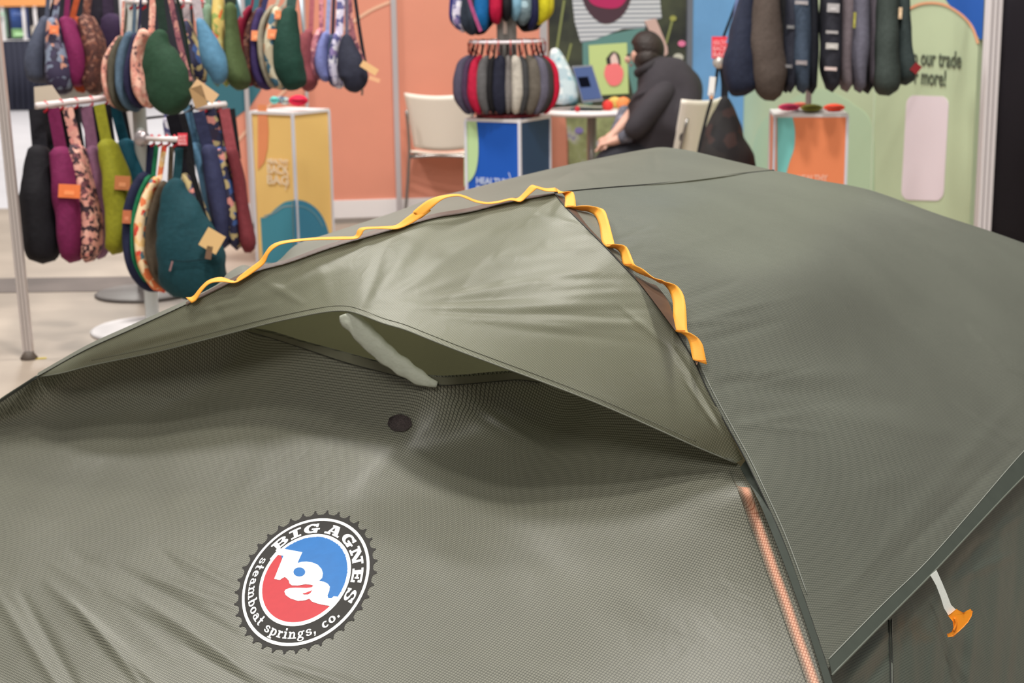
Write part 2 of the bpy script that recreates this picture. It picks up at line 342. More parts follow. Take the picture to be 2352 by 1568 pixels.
flat('pink_bag_print', BK, curve2([(1392, 150), (1418, 146), (1432, 165), (1424, 192), (1402, 196), (1388, 172), (1392, 150)], 30), .0255, plain((238, 120, 124), .7, name='pink_print'), mural)
for i, (a, bx) in enumerate((((1275, 140), (1296, 0)), ((1530, 100), (1546, 40)), ((1300, 150), (1312, 100)))):
    flat('stem_print', BK, ribbon2([a, bx], 5, 3), .019, plain((128, 134, 84), .7, name='stem_green_print'), mural)
for i, (x, y, r, c) in enumerate(((1566, 100, 9, (222, 120, 160)), (1558, 132, 12, (190, 188, 176)), (1330, 300, 10, (130, 118, 180)), (1546, 42, 8, (150, 150, 80)), (1372, 330, 9, (196, 190, 200)))):
    flat('flower_print', BK, [(x+r*math.cos(t), y+r*.8*math.sin(t)) for t in np.linspace(0, 2*math.pi, 12)[:-1]], .0205, plain(c, .7, name='flower_print'), mural)
o = MB().box((*BK.at(1581, 300, .03)[:2], 1.45), .035, .04, 2.9, BK.h, BK.n).obj('trim_7', plain((112, 116, 130), .5, .3, name='grey_post')); o['kind'] = 'structure'
# ---- blue panel then green side wall coming towards the camera
pe = np.array([1.62, 10.72, 0])
ps = np.array([*BK.at(1584, 400)[:2], 0])
bluew = wall_board('wall_blue', ps, pe, .02, 2.9, .03, plain((112, 160, 216), .65, noise=.08, nscale=4, bump=.4, bscale=3, name='sky_blue_cloth')); bluew['kind'] = 'structure'
GN = Plane((2.39, 8.0, 0), (2.39-1.60, 8.0-10.7, 0))
p0 = GN.at(1704, 400); p1 = GN.at(2243, 300)
green = wall_board('wall_right', (p0[0], p0[1], 0), (p1[0], p1[1], 0), .02, 2.9, .03, plain((186, 202, 168), .7, noise=.06, nscale=2.5, name='pale_green_print')); green['kind'] = 'structure'
flat('arch_print', GN, curve2([(1722, 520), (1722, 400), (1740, 300), (1790, 245), (1880, 205), (1960, 240), (2004, 300), (2006, 520)], 60), .018, plain((180, 204, 172), .7, name='mint_print'), green)
flat('blue_corner_print', GN, curve2([(2140, -60), (2180, 10), (2222, 45), (2250, 90)], 20)+[(2256, 90), (2262, -60)], .018, plain((26, 88, 176), .7, name='blue_print'), green)
flat('salmon_line_print', GN, ribbon2([(2060, 42), (2085, 22), (2120, 8), (2165, 10), (2205, 32), (2232, 62), (2246, 100)], 5.5), .02, plain((224, 164, 126), .7, name='salmon_line_print'), green)
def rrect(x0, y0, x1, y1, sk, r=22):
    P = []
    for cx, cy, a in ((x1-r, y0+r, -90), (x1-r, y1-r, 0), (x0+r, y1-r, 90), (x0+r, y0+r, 180)):
        for k in range(7):
            t = math.radians(a+15*k); P.append((cx+r*.8*math.cos(t), cy+r*math.sin(t)))
    return [(x-(y-y0)*sk, y+(x-(x0+x1)/2)*.03) for x, y in P]
flat('white_card_print', GN, rrect(2078, 220, 2184, 460, .055), .018, plain((226, 214, 222), .6, name='white_card'), green)
o0 = GN.at(2087, 147, .019); DK = plain((84, 92, 76), .7, name='dark_green_ink'); 
exg = norm(GN.at(2215, 142, .019)-GN.at(2087, 142, .019)); exg = norm(np.array([exg[0], exg[1], 0]))
ww = np.linalg.norm((GN.at(2222, 145, .019)-o0)[:2])
text_on('lettering', 'to our trade', o0, exg, (0, 0, 1), .118, DK, green, .002, .0008, ww/.66)
o0 = GN.at(2100, 191, .019)
text_on('lettering', 'r more!', o0, exg, (0, 0, 1), .118, DK, green, .002, .0008, ww/.66)
vs = GN.at(2006, 300, .018); s_ = MB().box((vs[0], vs[1], 1.45), .012, .006, 2.9, GN.h, GN.n).obj('seam', plain((200, 216, 190), .6, name='seam_green'), green)
# white end post of the side wall and the dark drape beyond
e1 = GN.at(2266, 250)
o = MB()
for k, (dx) in enumerate((-.024, 0, .024)): o.box((e1[0]+.004+dx, e1[1]-.02, 1.45), .021, .08, 2.9)
o = o.obj('trim_8', plain((226, 220, 222), .4, name='white_extrusion')); o['kind'] = 'structure'; bevel(o, .006)
c0 = D(2304, 200, 8.1); dr = []
V = []; n = 60
xs = np.linspace(c0[0]-.07, c0[0]+2.2, n)
for x in xs:
    y = 8.05+.02*math.sin(x*14); V += [(x, y, 0), (x, y, 2.9)]
dw = mk('wall_drape', V, [(2*i, 2*i+2, 2*i+3, 2*i+1) for i in range(n-1)], plain((40, 36, 44), .9, name='black_drape')); solid(dw, .02); dw['kind'] = 'structure'
# ================================================================== display plinths
def plinth(name, label, fx, fy_top, size, ang, h, cols, d):
    """square cardboard plinth; the front edge stands under pixel column fx at distance d"""
    fe = D(fx, fy_top, d); a = math.radians(ang)
    el = np.array([-math.cos(a), math.sin(a), 0]); er = np.array([math.sin(a), math.cos(a), 0])
    base = np.array([fe[0], fe[1], 0]); c = base+(el+er)*size/2
    t = thing(name, label, 'plinth', (c[0], c[1], 0))
    b = MB().box(c+np.array([0, 0, h/2]), size-.004, size-.004, h-.02, el, er).obj('body', cols[0], t)
    MB().box(c+np.array([0, 0, h-.006]), size+.01, size+.01, .016, el, er).obj('top', WHITE, t)
    e = MB()
    for q in (base, base+el*size, base+er*size, base+(el+er)*size): e.box(q*1.0+np.array([0, 0, h/2-.006]), .014, .014, h-.012, el, er)
    e.obj('edge_strip', plain((226, 226, 238), .45, name='edge_white'), t)
    return t, Plane(base, el), Plane(base, er), base, el, er
YEL = plain((255, 212, 130), .65, name='yellow_card')
ty, YL, YR, yb, yel, yer = plinth('display_plinth', 'yellow square plinth with white lettering and blue wave, on the floor left of centre', 671, 248, .302, 33.5, .84, [YEL], 8.45)
flat('orange_print', YL, [(592, 240), (612, 241), (616, 300), (614, 340), (607, 372), (592, 390)], .002, plain((250, 158, 108), .65, name='orange_card'), ty)
BLU = plain((72, 150, 172), .65, name='wave_blue'); BLU2 = plain((62, 138, 172), .65, name='wave_blue_deep')
flat('wave_print', YL, curve2([(598, 500), (612, 498), (632, 480), (652, 465), (671, 460)], 20)+[(676, 640), (606, 640)], .002, BLU, ty)
flat('wave_print', YR, curve2([(673, 459), (700, 462), (728, 480), (748, 512), (760, 560), (770, 640)], 24)+[(678, 640)], .002, BLU2, ty)
flat('wave_line_print', YL, ribbon2([(606, 497), (630, 488), (650, 475), (672, 473)], 3, 12), .0035, plain((150, 170, 176), .6, name='wave_line'), ty)
flat('wave_line_print', YR, ribbon2([(674, 473), (700, 476), (724, 492), (742, 520)], 3, 12), .0035, plain((110, 160, 180), .6, name='wave_line2'), ty)
INK = plain((252, 232, 200), .6, name='cream_ink')
def stack_text(pl, ex, px, rows, par, ink, wide):
    for s, py, sz in rows:
        text_on('lettering', s, pl.at(px, py, .004), ex, (0, 0, 1), sz, ink, par, .0014, .0006, fit=wide)
stack_text(YL, -yel, 614, [('HEALTHY', 374, .036), ('BACK', 397, .068), ('BAG', 421, .068)], ty, INK, .155)
flat('bracket_print', YL, ribbon2([(655, 385), (660, 400), (660, 420), (655, 436)], 2, 12), .004, INK, ty)
tb, BL_, BR_, bb_, bel, ber = plinth('display_plinth', 'blue square plinth with pale green edge, under the round bag carousel', 1193, 274, .311, 30, .84, [plain((24, 92, 196), .6, name='cobalt_card')], 7.75)
flat('side_print', BR_, [(1197, 272), (1266, 268), (1264, 520), (1199, 520)], .002, plain((44, 74, 110), .6, name='navy_card'), tb)
flat('pale_green_print', BL_, [(1066, 276), (1094, 276)]+curve2([(1094, 276), (1098, 320), (1098, 360), (1092, 395), (1080, 415), (1068, 424)], 20)+[(1066, 430)], .002, plain((196, 228, 170), .6, name='pale_green_card'), tb)
stack_text(BL_, -bel, 1094, [('HEALTHY', 421, .045), ('BACK', 448, .07), ('BAG', 475, .07)], tb, plain((200, 214, 240), .6, name='white_ink'), .19)
flat('bracket_print', BL_, ribbon2([(1168, 396), (1172, 408), (1172, 420)], 2, 8), .004, plain((200, 214, 240), .6, name='white_ink'), tb)
to_, OL, OR, ob, oel, oer = plinth('display_plinth', 'orange plinth with turquoise stripe, under the rack of dark bags', 1947, 262, .36, 6, .84, [plain((250, 148, 100), .6, name='orange_plinth_card')], 7.84)
flat('turquoise_print', OL, [(1785, 266), (1820, 266)]+curve2([(1820, 266), (1826, 300), (1824, 340), (1814, 370), (1806, 400), (1800, 440)], 20)+[(1785, 440)], .002, plain((128, 208, 204), .6, name='turquoise_card'), to_)
stack_text(OL, -oel, 1832, [('HEALTHY', 416, .045), ('BACK', 444, .075), ('BAG', 472, .075)], to_, plain((255, 205, 180), .6, name='pale_ink'), .15)
# ================================================================== soft things: bags
def loft(name, spine, d, dep, mat, parent, n=14, prof=None, label=None, ridge=0, turn=0):
    """soft body around a spine of (px, py, width in px) at distance d; dep = depth in metres at its fullest"""
    S = catmull(np.array(spine, float), max(10, 5*len(spine))); k = len(S); V = []
    C = np.array([D(x, y, d) for x, y, w_ in S]); W = S[:, 2]*d/FPX
    wm = max(W)
    u = np.linspace(0, 1, k)
    cap = np.clip(np.minimum(u/.025+.35, (1-u)/.05), 0, 1)**.5*.95+.05
    dp = dep*(.35+.65*np.clip((W/wm), 0, 1))*cap
    T = np.gradient(C, axis=0); ca, sa = math.cos(turn), math.sin(turn)
    for i in range(k):
        t = norm(T[i]); f = np.array([sa, ca, 0.0]); a = norm(np.cross(t, f)); f = norm(np.cross(a, t))
        for j in range(n):
            th = 2*math.pi*j/n; c, s = math.cos(th), math.sin(th)
            c2 = math.copysign(abs(c)**.8, c); s2 = math.copysign(abs(s)**.8, s)
            rr = 1+ridge*math.sin(3*th+i*.9)
            nz = mnoise.noise(Vector((C[i][0]*9+c*1.3, C[i][2]*7, C[i][1]*9+s*1.3+d)))*.16
            V.append(C[i]+a*(W[i]/2*cap[i])*c2*(rr+nz)+f*dp[i]/2*s2*(1+nz))
    F = [(i*n+j, i*n+(j+1) % n, (i+1)*n+(j+1) % n, (i+1)*n+j) for i in range(k-1) for j in range(n)]
    F += [tuple(range(n))[::-1], tuple((k-1)*n+j for j in range(n))]
    return mk(name, V, F, mat, parent, True, label=label)
def band(name, pts, wpx, d, mat, parent, t=.005, label=None):
    """flat webbing strap along (px,py) points"""
    S = catmull([(x, y, 0) for x, y in pts], max(8, 4*len(pts))); P = np.array([D(x, y, d) for x, y, _ in S]); hw = wpx*d/FPX/2
    T = np.gradient(P, axis=0); V = []
    for i in range(len(P)):
        tt = norm(T[i]); a = norm(np.cross(tt, (0, 1, 0))); f = np.array([0, 1, 0])*t/2
        V += [P[i]-a*hw-f, P[i]+a*hw-f, P[i]+a*hw+f, P[i]-a*hw+f]
    k = len(P); F = [(i*4+j, i*4+(j+1) % 4, i*4+4+(j+1) % 4, i*4+4+j) for i in range(k-1) for j in range(4)]+[(3, 2, 1, 0), (4*k-4, 4*k-3, 4*k-2, 4*k-1)]
    return mk(name, V, F, mat, parent, False, label=label)
def card(name, poly, d, mat, parent, t=.003, label=None):
    P = np.array([D(x, y, d) for x, y in poly]); Q = P+np.array([0, t, 0]); k = len(P)
    F = [tuple(range(k)), tuple(range(2*k-1, k-1, -1))]+[(i, i+k, (i+1) % k+k, (i+1) % k) for i in range(k)]
    return mk(name, np.vstack([P, Q]), F, mat, parent, False, label=label)
def rot_rect(cx, cy, w_, h, a):
    c, s = math.cos(math.radians(a)), math.sin(math.radians(a)); return [(cx+x*c-y*s, cy+x*s+y*c) for x, y in ((-w_/2, -h/2), (w_/2, -h/2), (w_/2, h/2), (-w_/2, h/2))]
N_ = cloth
def bag(label, spine, d, dep, mat, straps=(), group=None, patch_=None, tags=(), ridge=.03, turn=0):
    b = spine[-1]; loc = D(b[0], b[1], d)
    t = thing('sling_bag', label, 'bag', loc, group)
    loft('body', spine, d, dep, mat, t, ridge=ridge, turn=turn)
    for (pts, w_, m_) in straps: band('strap', pts, w_, d, m_ or mat, t)
    if group in (GLg, GI) and straps:   # the rear run of the loop strap, the bag's shade painted in as near black
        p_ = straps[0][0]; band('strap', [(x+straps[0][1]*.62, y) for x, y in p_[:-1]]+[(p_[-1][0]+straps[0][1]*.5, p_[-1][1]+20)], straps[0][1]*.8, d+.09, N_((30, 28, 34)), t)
    fr = d-dep/2-.012
    if patch_:
        for (x, y, w2, h2, c) in patch_: 
            k = fr/d
            o = card('brand_patch', rot_rect(x, y, w2, h2, 3), fr, plain(c, .6, name='patch_leather'), t)
            card('print', rot_rect(x, y+h2*.12, w2*.45, h2*.3, 3), fr-.0015, plain(tuple(min(255, v+28) for v in c), .6, name='patch_print'), o, .001)
    for (x, y, w2, h2, a, c) in tags: card('paper_tag', rot_rect(x, y, w2, h2, a), fr-.02, plain(c, .7, name='kraft_card'), t)
    return t
GLg = 'long bags hanging on the low bar of the left rack'; GI = 'strap first bags at the right of the left rack'
GA, GB, GC = 'bags hanging high on the left rack', 'bags hanging on the middle arm of the left rack', 'bags hanging low on the left rack'
N_ = cloth
FL_BLUE = floral([(52, 44, 72), (88, 84, 104), (196, 140, 120), (46, 40, 62), (120, 130, 150)], 34)
FL_PINK = floral([(222, 150, 134), (232, 170, 150), (120, 84, 84), (226, 160, 146), (240, 190, 170)], 60)
FL_LEO = floral([(224, 160, 146), (110, 62, 70), (236, 180, 164), (224, 150, 140), (60, 40, 50)], 50)
FL_ORG = floral([(226, 120, 70), (240, 196, 130), (70, 110, 120), (214, 70, 50), (244, 214, 170)], 36)
FL_BRN = floral([(86, 46, 38), (120, 70, 54), (150, 106, 90), (70, 36, 32)], 60)
FL_YEL = floral([(226, 196, 110), (240, 120, 60), (236, 220, 150), (150, 170, 90), (226, 200, 120)], 26)
FL_NAVY = floral([(40, 40, 70), (214, 140, 130), (60, 90, 150), (46, 36, 60), (190, 170, 120)], 34)
FL_CREAM = floral([(190, 176, 150), (236, 150, 100), (200, 190, 160), (60, 100, 120), (206, 196, 170)], 26)
FL_WINE = floral([(150, 90, 100), (200, 140, 130), (110, 60, 76)], 60)
FL_PALE = floral([(206, 200, 220), (150, 130, 180), (230, 226, 236), (90, 90, 140)], 40)
# --- upper left
bag('slate blue bag at the far left of the upper left cluster', [(108, 40, 18), (95, 90, 38), (86, 145, 48), (90, 192, 34)], 7.5, .2, N_((86, 92, 112)), [([(112, -30), (108, 42)], 10, None)], GA)
bag('black bag squeezed between the slate blue and the dark floral bags', [(112, 50, 14), (106, 120, 24), (104, 192, 22)], 7.6, .2, N_((26, 26, 40)), [([(134, -30), (114, 52)], 12, None)], GA)
bag('dark floral print bag with small orange patch, upper left cluster', [(124, 42, 24), (128, 95, 42), (136, 150, 58), (140, 190, 54), (152, 214, 26)], 7.4, .2, FL_BLUE, [([(136, -30), (126, 44)], 14, None)], GA, [(124, 68, 21, 20, (240, 130, 80))])
bag('plain magenta bag hanging beside a dark floral one', [(152, 42, 26), (168, 85, 38), (180, 135, 40), (180, 178, 32), (170, 198, 14)], 7.45, .2, N_((138, 36, 92)), [([(158, -30), (152, 44)], 12, None)], GA)
bag('brown paisley bag right of the magenta bag', [(196, 38, 30), (212, 85, 44), (220, 145, 50), (214, 196, 44), (206, 216, 20)], 7.5, .2, FL_BRN, [([(205, -30), (198, 40)], 18, None)], GA)
bag('dull orange bag with long strap, mostly hidden behind the magenta bag', [(178, 40, 10), (188, 120, 14), (182, 190, 22), (192, 214, 12)], 7.7, .12, N_((196, 84, 44)), [([(184, -30), (166, 42)], 13, None)], GA)
bag('dark purple bag high behind the pink trimmed bags', [(250, 36, 36), (262, 68, 60), (256, 120, 56), (244, 180, 40), (236, 212, 20)], 7.7, .18, N_((62, 44, 76)), [([(246, -30), (250, 38)], 26, N_((54, 40, 64)))], GA)
bag('near black bag between the paisley and the purple bags', [(222, -20, 40), (226, 40, 40), (232, 110, 32), (240, 200, 22)], 7.9, .12, N_((38, 34, 48)), [], GA)
# --- middle arm
bag('pink speckled bag, outermost of the curved row', [(280, 86, 14), (258, 125, 18), (250, 170, 18), (260, 222, 18), (275, 252, 10)], 6.75, .2, FL_PINK, [([(284, 2), (280, 88)], 6, None)], GB)
bag('olive brown bag second in the curved row', [(285, 86, 18), (268, 135, 24), (266, 190, 24), (276, 235, 24), (292, 256, 12)], 6.7, .2, N_((96, 90, 76)), [([(292, 2), (286, 88)], 6, None)], GB)
bag('steel blue bag third in the curved row', [(304, 76, 22), (288, 125, 28), (284, 180, 28), (296, 230, 28), (312, 258, 14)], 6.65, .2, N_((92, 116, 138)), [([(312, -30), (307, 78)], 8, None)], GB)
bag('navy bag fourth in the curved row', [(318, 80, 18), (305, 140, 22), (306, 200, 24), (322, 250, 16)], 6.6, .2, N_((44, 44, 78)), [([(324, -10), (318, 82)], 6, None)], GB)
bag('pink patterned bag beside the large dark green one', [(338, 72, 28), (322, 110, 26), (320, 165, 26), (330, 215, 28), (344, 249, 14)], 6.55, .2, FL_PINK, [([(352, -30), (350, 30), (348, 75)], 14, None)], GB)
bag('large dark green teardrop bag with folded tan tag', [(372, 70, 26), (366, 105, 56), (376, 145, 88), (388, 190, 106), (392, 225, 100), (394, 250, 66), (396, 263, 22)], 6.4, .16, N_((44, 78, 56)), [([(362, -30), (376, 72)], 20, N_((40, 62, 52))), ([(386, -30), (404, 60), (418, 120), (438, 186)], 12, FL_WINE), ([(400, -30), (424, 70), (440, 185)], 7, N_((30, 44, 36)))], GB,
    None, [(456, 222, 30, 48, -18, (176, 140, 96)), (470, 210, 62, 26, 36, (226, 186, 140))])
bag('dark navy bag with floral panel left of the light blue one', [(430, 48, 16), (444, 105, 28), (456, 155, 32), (462, 192, 20)], 7.2, .16, FL_NAVY, [([(424, -30), (430, 50)], 16, N_((206, 190, 194)))], GB)
bag('light blue teardrop bag hanging from the middle arm', [(458, 44, 16), (472, 85, 40), (488, 130, 56), (500, 165, 46), (500, 194, 20)], 7.0, .12, N_((98, 150, 184)), [([(446, -30), (458, 46)], 20, N_((214, 200, 206)))], GB)
bag('sage green bag with wide strap behind the light blue one', [(476, 12, 24), (480, 70, 26), (490, 130, 22), (500, 200, 12)], 7.5, .12, N_((132, 162, 140)), [([(474, -30), (476, 14)], 16, None)], GB)
bag('yellow and orange floral bag left of the olive green one', [(500, -30, 22), (502, 10, 26), (504, 70, 28), (510, 130, 20), (520, 200, 16)], 7.4, .14, FL_YEL, [], GB)
bag('olive green bag with dark lower half', [(530, 10, 26), (532, 70, 30), (538, 130, 42), (548, 180, 48), (556, 206, 28)], 7.3, .2, N_((86, 104, 62)), [([(528, -30), (530, 12)], 26, N_((44, 54, 40)))], GB)
GD = 'bags hanging side by side above the yellow plinth'
bag('crimson bag, leftmost of the row above the yellow plinth', [(576, 16, 12), (558, 55, 24), (550, 100, 26), (556, 150, 26), (576, 198, 24)], 7.5, .2, N_((150, 26, 58)), [([(585, -30), (578, 18)], 5, None)], GD)
bag('brown speckled bag next to the crimson one', [(596, 20, 12), (578, 60, 22), (570, 110, 26), (580, 160, 26), (600, 204, 22)], 7.55, .2, FL_BRN, [([(604, -30), (597, 22)], 8, None)], GD)
bag('violet bag with square orange patch', [(600, 22, 18), (590, 70, 24), (588, 120, 24), (597, 168, 26), (618, 206, 24)], 7.5, .2, N_((70, 54, 108)), [([(618, -30), (604, 24)], 12, N_((60, 62, 110)))], GD, [(588, 82, 22, 23, (244, 146, 96))])
bag('cream edged bag with a pale strap', [(628, 14, 12), (608, 50, 16), (602, 100, 18), (611, 150, 20), (636, 204, 24)], 7.45, .2, N_((178, 168, 148)), [([(640, -30), (638, 4), (629, 16)], 8, N_((214, 204, 186)))], GD)
bag('cream floral bag with orange patches', [(640, 20, 22), (628, 70, 30), (625, 120, 32), (634, 168, 32), (654, 206, 26)], 7.4, .2, FL_CREAM, [([(662, -30), (656, 6), (640, 22)], 7, N_((206, 198, 180)))], GD, [(638, 34, 14, 20, (244, 140, 90)), (625, 78, 22, 22, (244, 140, 90))])
bag('dark green bag closing the row above the yellow plinth', [(668, 18, 28), (662, 60, 50), (660, 110, 62), (666, 160, 66), (682, 206, 42)], 7.35, .2, N_((34, 74, 62)), [([(674, -30), (668, 20)], 22, N_((66, 96, 90)))], GD)
bag('dusty rose bag with narrow strap', [(712, 70, 18), (700, 100, 34), (697, 150, 40), (708, 192, 40), (716, 206, 16)], 7.7, .18, N_((164, 84, 92)), [([(718, -30), (714, 72)], 11, N_((196, 110, 118)))], GD)
bag('pink floral bag between the rose and periwinkle ones', [(738, 68, 16), (724, 105, 22), (720, 150, 20), (728, 186, 16)], 7.75, .18, floral([(204, 130, 140), (230, 170, 170), (150, 90, 110)], 50), [([(738, -30), (738, 70)], 10, None)], GD)
bag('periwinkle blue bag in the row of small bags', [(750, 76, 16), (740, 115, 24), (740, 158, 26), (750, 188, 14)], 7.7, .18, N_((140, 148, 214)), [([(757, -30), (752, 78)], 10, N_((168, 178, 226)))], GD)
bag('slate bag right of the periwinkle one', [(762, 82, 16), (755, 130, 20), (760, 170, 18), (768, 200, 12)], 7.8, .18, N_((84, 98, 128)), [([(768, -30), (764, 84)], 8, N_((70, 60, 80)))], GD)
bag('grey lilac print bag beside the navy one', [(778, 78, 20), (766, 130, 24), (770, 170, 24), (780, 204, 18)], 7.75, .18, FL_PALE, [([(784, -30), (779, 80)], 18, FL_PALE)], GD)
bag('navy bag with two tan paper tags, right end of the upper row', [(796, 80, 18), (800, 115, 46), (808, 155, 68), (812, 185, 66), (802, 210, 24)], 7.6, .16, N_((52, 54, 72)), [([(800, -30), (806, 60), (820, 110), (832, 140)], 14, FL_WINE), ([(812, -30), (826, 70), (838, 142)], 8, N_((30, 28, 38))), ([(796, -30), (797, 82)], 9, N_((120, 110, 130)))], GD, None, [(848, 156, 42, 16, 32, (224, 180, 126)), (860, 182, 26, 9, 20, (226, 170, 130)), (832, 212, 5, 14, 5, (90, 70, 60))])
# --- low row
GLg = 'long bags hanging on the low bar of the left rack'
bag('large plain black bag at the left end of the low bar', [(92, 335, 46), (90, 400, 72), (95, 480, 88), (98, 560, 84), (98, 606, 50)], 6.7, .22, N_((30, 28, 34)), [([(84, 250), (92, 340)], 36, N_((34, 32, 40)))], GLg)
bag('magenta bag with orange patch on the low bar', [(140, 340, 42), (153, 410, 58), (163, 490, 60), (166, 560, 56), (160, 604, 34)], 6.65, .22, N_((132, 36, 88)), [([(122, 248), (140, 345)], 28, None)], GLg, [(159, 439, 50, 31, (240, 126, 66))])
bag('pink leopard print bag on the low bar', [(176, 335, 32), (196, 420, 40), (213, 500, 42), (212, 560, 44), (196, 603, 22)], 6.7, .22, FL_LEO, [([(155, 246), (176, 340)], 24, None)], GLg)
bag('mauve bag between leopard print and chartreuse bags', [(215, 338, 34), (232, 410, 44), (240, 480, 44), (236, 550, 36), (226, 596, 18)], 6.8, .2, N_((146, 100, 128)), [([(198, 244), (213, 342)], 26, None)], GLg)
bag('chartreuse bag with brown patch on the low bar', [(246, 322, 36), (264, 390, 54), (274, 465, 60), (272, 535, 54), (258, 585, 34)], 6.6, .2, N_((160, 158, 40)), [([(228, 240), (245, 328)], 25, None)], GLg, [(281, 420, 36, 32, (186, 112, 64))])
bag('petrol blue bag behind the chartreuse one', [(286, 322, 34), (306, 370, 56), (318, 430, 60), (318, 500, 44), (312, 560, 20)], 6.9, .18, N_((22, 92, 112)), [([(262, 238), (286, 328)], 24, None)], GLg)
bag('dark navy bag showing in the gap behind the mauve one', [(205, 300, 20), (218, 380, 34), (225, 470, 34), (222, 560, 20)], 7.1, .12, N_((44, 48, 72)), [([(180, 246), (205, 305)], 16, N_((50, 40, 50)))], GLg)
GF = 'bags on the short front arm of the left rack'
bag('navy bag with brown patch at the left of the front arm', [(340, 398, 30), (314, 450, 38), (304, 520, 36), (312, 590, 40), (342, 640, 42), (372, 668, 18)], 6.5, .22, N_((38, 42, 74)), [([(346, 332), (342, 402)], 16, None)], GF, [(291, 498, 20, 30, (196, 110, 70))])
bag('emerald green bag, thin slice in the front arm row', [(350, 404, 16), (328, 455, 16), (316, 520, 16), (322, 590, 16), (352, 654, 12)], 6.42, .22, N_((30, 128, 84)), [([(360, 332), (352, 408)], 10, None)], GF)
bag('orange floral bag in the front arm row', [(362, 408, 20), (340, 465, 28), (328, 530, 28), (341, 600, 30), (378, 672, 22)], 6.36, .22, FL_ORG, [([(378, 332), (366, 412)], 12, None)], GF)
bag('khaki brown bag beside the big teal one', [(384, 418, 26), (362, 475, 24), (350, 540, 22), (362, 612, 22), (392, 664, 16)], 6.3, .22, N_((92, 78, 62)), [([(394, 336), (390, 424)], 11, None)], GF)
tb2 = bag('big teal teardrop bag with zip pocket and tan tag', [(408, 410, 26), (404, 445, 66), (414, 495, 110), (428, 550, 140), (438, 605, 158), (446, 645, 152), (452, 676, 100), (452, 694, 40)], 6.15, .2, N_((26, 74, 84)), [([(412, 340), (406, 414)], 19, None), ([(424, 340), (448, 420), (470, 500), (490, 560)], 13, N_((24, 22, 26)))], GF, None, [(487, 553, 46, 46, 30, (228, 188, 130)), (480, 580, 14, 30, 10, (120, 90, 70))])
fr_ = 6.15-.115
band('pocket_seam', [(390, 596), (430, 600), (500, 590)], 2.5, fr_, N_((14, 48, 56)), tb2, .004); band('zip_pull', [(396, 600), (390, 622)], 4, fr_-.01, plain((150, 110, 110), .4, name='zip_metal'), tb2, .004)
GI = 'strap first bags at the right of the left rack'
bag('sky blue bag showing mostly its strap', [(448, 330, 22), (466, 380, 26), (480, 450, 26), (492, 530, 18)], 7.0, .14, N_((96, 140, 172)), [([(430, 258), (448, 335)], 22, None)], GI)
bag('black bag with floral edge behind the teal one', [(424, 400, 18), (444, 450, 26), (470, 520, 30), (486, 590, 20)], 6.8, .12, FL_NAVY, [([(395, 262), (412, 330), (424, 404)], 30, N_((20, 18, 30)))], GI)
bag('indigo bag with wide strap', [(480, 335, 36), (496, 420, 44), (508, 500, 42), (514, 572, 24)], 6.9, .18, N_((60, 64, 100)), [([(456, 256), (478, 340)], 27, None)], GI)
bag('navy floral bag between the indigo and the maroon ones', [(508, 340, 28), (524, 420, 32), (540, 500, 36), (544, 575, 24)], 6.95, .16, FL_NAVY, [([(482, 250), (506, 344)], 24, None)], GI)
bag('maroon bag at the right end of the left rack', [(532, 340, 26), (550, 420, 26), (562, 500, 28), (570, 560, 36), (562, 580, 18)], 6.9, .14, N_((128, 50, 58)), [([(515, 250), (532, 345)], 24, N_((176, 84, 92)))], GI)
bag('grey printed bag with orchid edge in the gap above the front arm', [(388, 270, 26), (392, 300, 28), (396, 330, 20)], 6.95, .1, FL_PALE, [([(384, 240), (388, 272)], 20, None)], GI)
bag('pale blue bag strap side in the gap left of the indigo one', [(432, 262, 18), (452, 330, 20), (470, 400, 18)], 7.1, .1, N_((110, 156, 186)), [([(426, 240), (432, 266)], 16, None)], GI)
# --- the left rack itself
RED = plain((196, 30, 50), .5, name='red_plastic'); PALE = plain((206, 210, 206), .4, name='pale_metal')
lr0 = Z(352, 758, 0)
rack = thing('bag_rack', 'white bag rack on round base, loaded with bags at the left', 'display rack', lr0)
MB().tube([(lr0[0], lr0[1], .02), (lr0[0], lr0[1], 2.3)], .03, 20).obj('pole', PALE, rack, True)
MB().lathe((lr0[0], lr0[1], 0), [(.02, 0), (.27, 0), (.275, .008), (.26, .016), (.05, .022), (.02, .022)], 48).obj('base', WHITE, rack, True)
def arm(par, a, b_, d0, d1, r=.011, hooks=5, nm='arm'):
    A, B = D(*a, d0), D(*b_, d1); o = MB().tube([A, (A+B)/2, B], r, 12).obj(nm, plain((236, 226, 226), .3, name='white_rod'), par, True)
    for k in range(hooks):
        t = (k+.5)/hooks; P = A*(1-t)+B*t
        MB().tube([P+np.array([0, 0, .016]), P+np.array([.012, 0, .004]), P+np.array([.012, 0, -.02]), P+np.array([-.004, 0, -.03])], .006, 6).obj('hook', RED, o, True)
    return o
a1 = arm(rack, (84, 243), (256, 224), 6.6, 6.9, .014, 5)
a2 = arm(rack, (322, 318), (408, 320), 6.5, 6.2, .011, 5)
a3 = arm(rack, (450, 246), (518, 240), 6.9, 7.0, .015, 2)
a4 = arm(rack, (292, 4), (334, 5), 6.7, 6.6, .01, 3)
a5 = arm(rack, (405, 3), (470, 6), 7.1, 7.2, .01, 3)
MB().tube([D(322, 318, 6.5), np.array([lr0[0], lr0[1], D(322, 318, 6.5)[2]])], .02, 12).obj('arm_joint', PALE, rack, True)
MB().tube([D(256, 224, 6.9), np.array([lr0[0], lr0[1], D(256, 224, 6.9)[2]])], .012, 12).obj('arm_joint', PALE, rack, True)
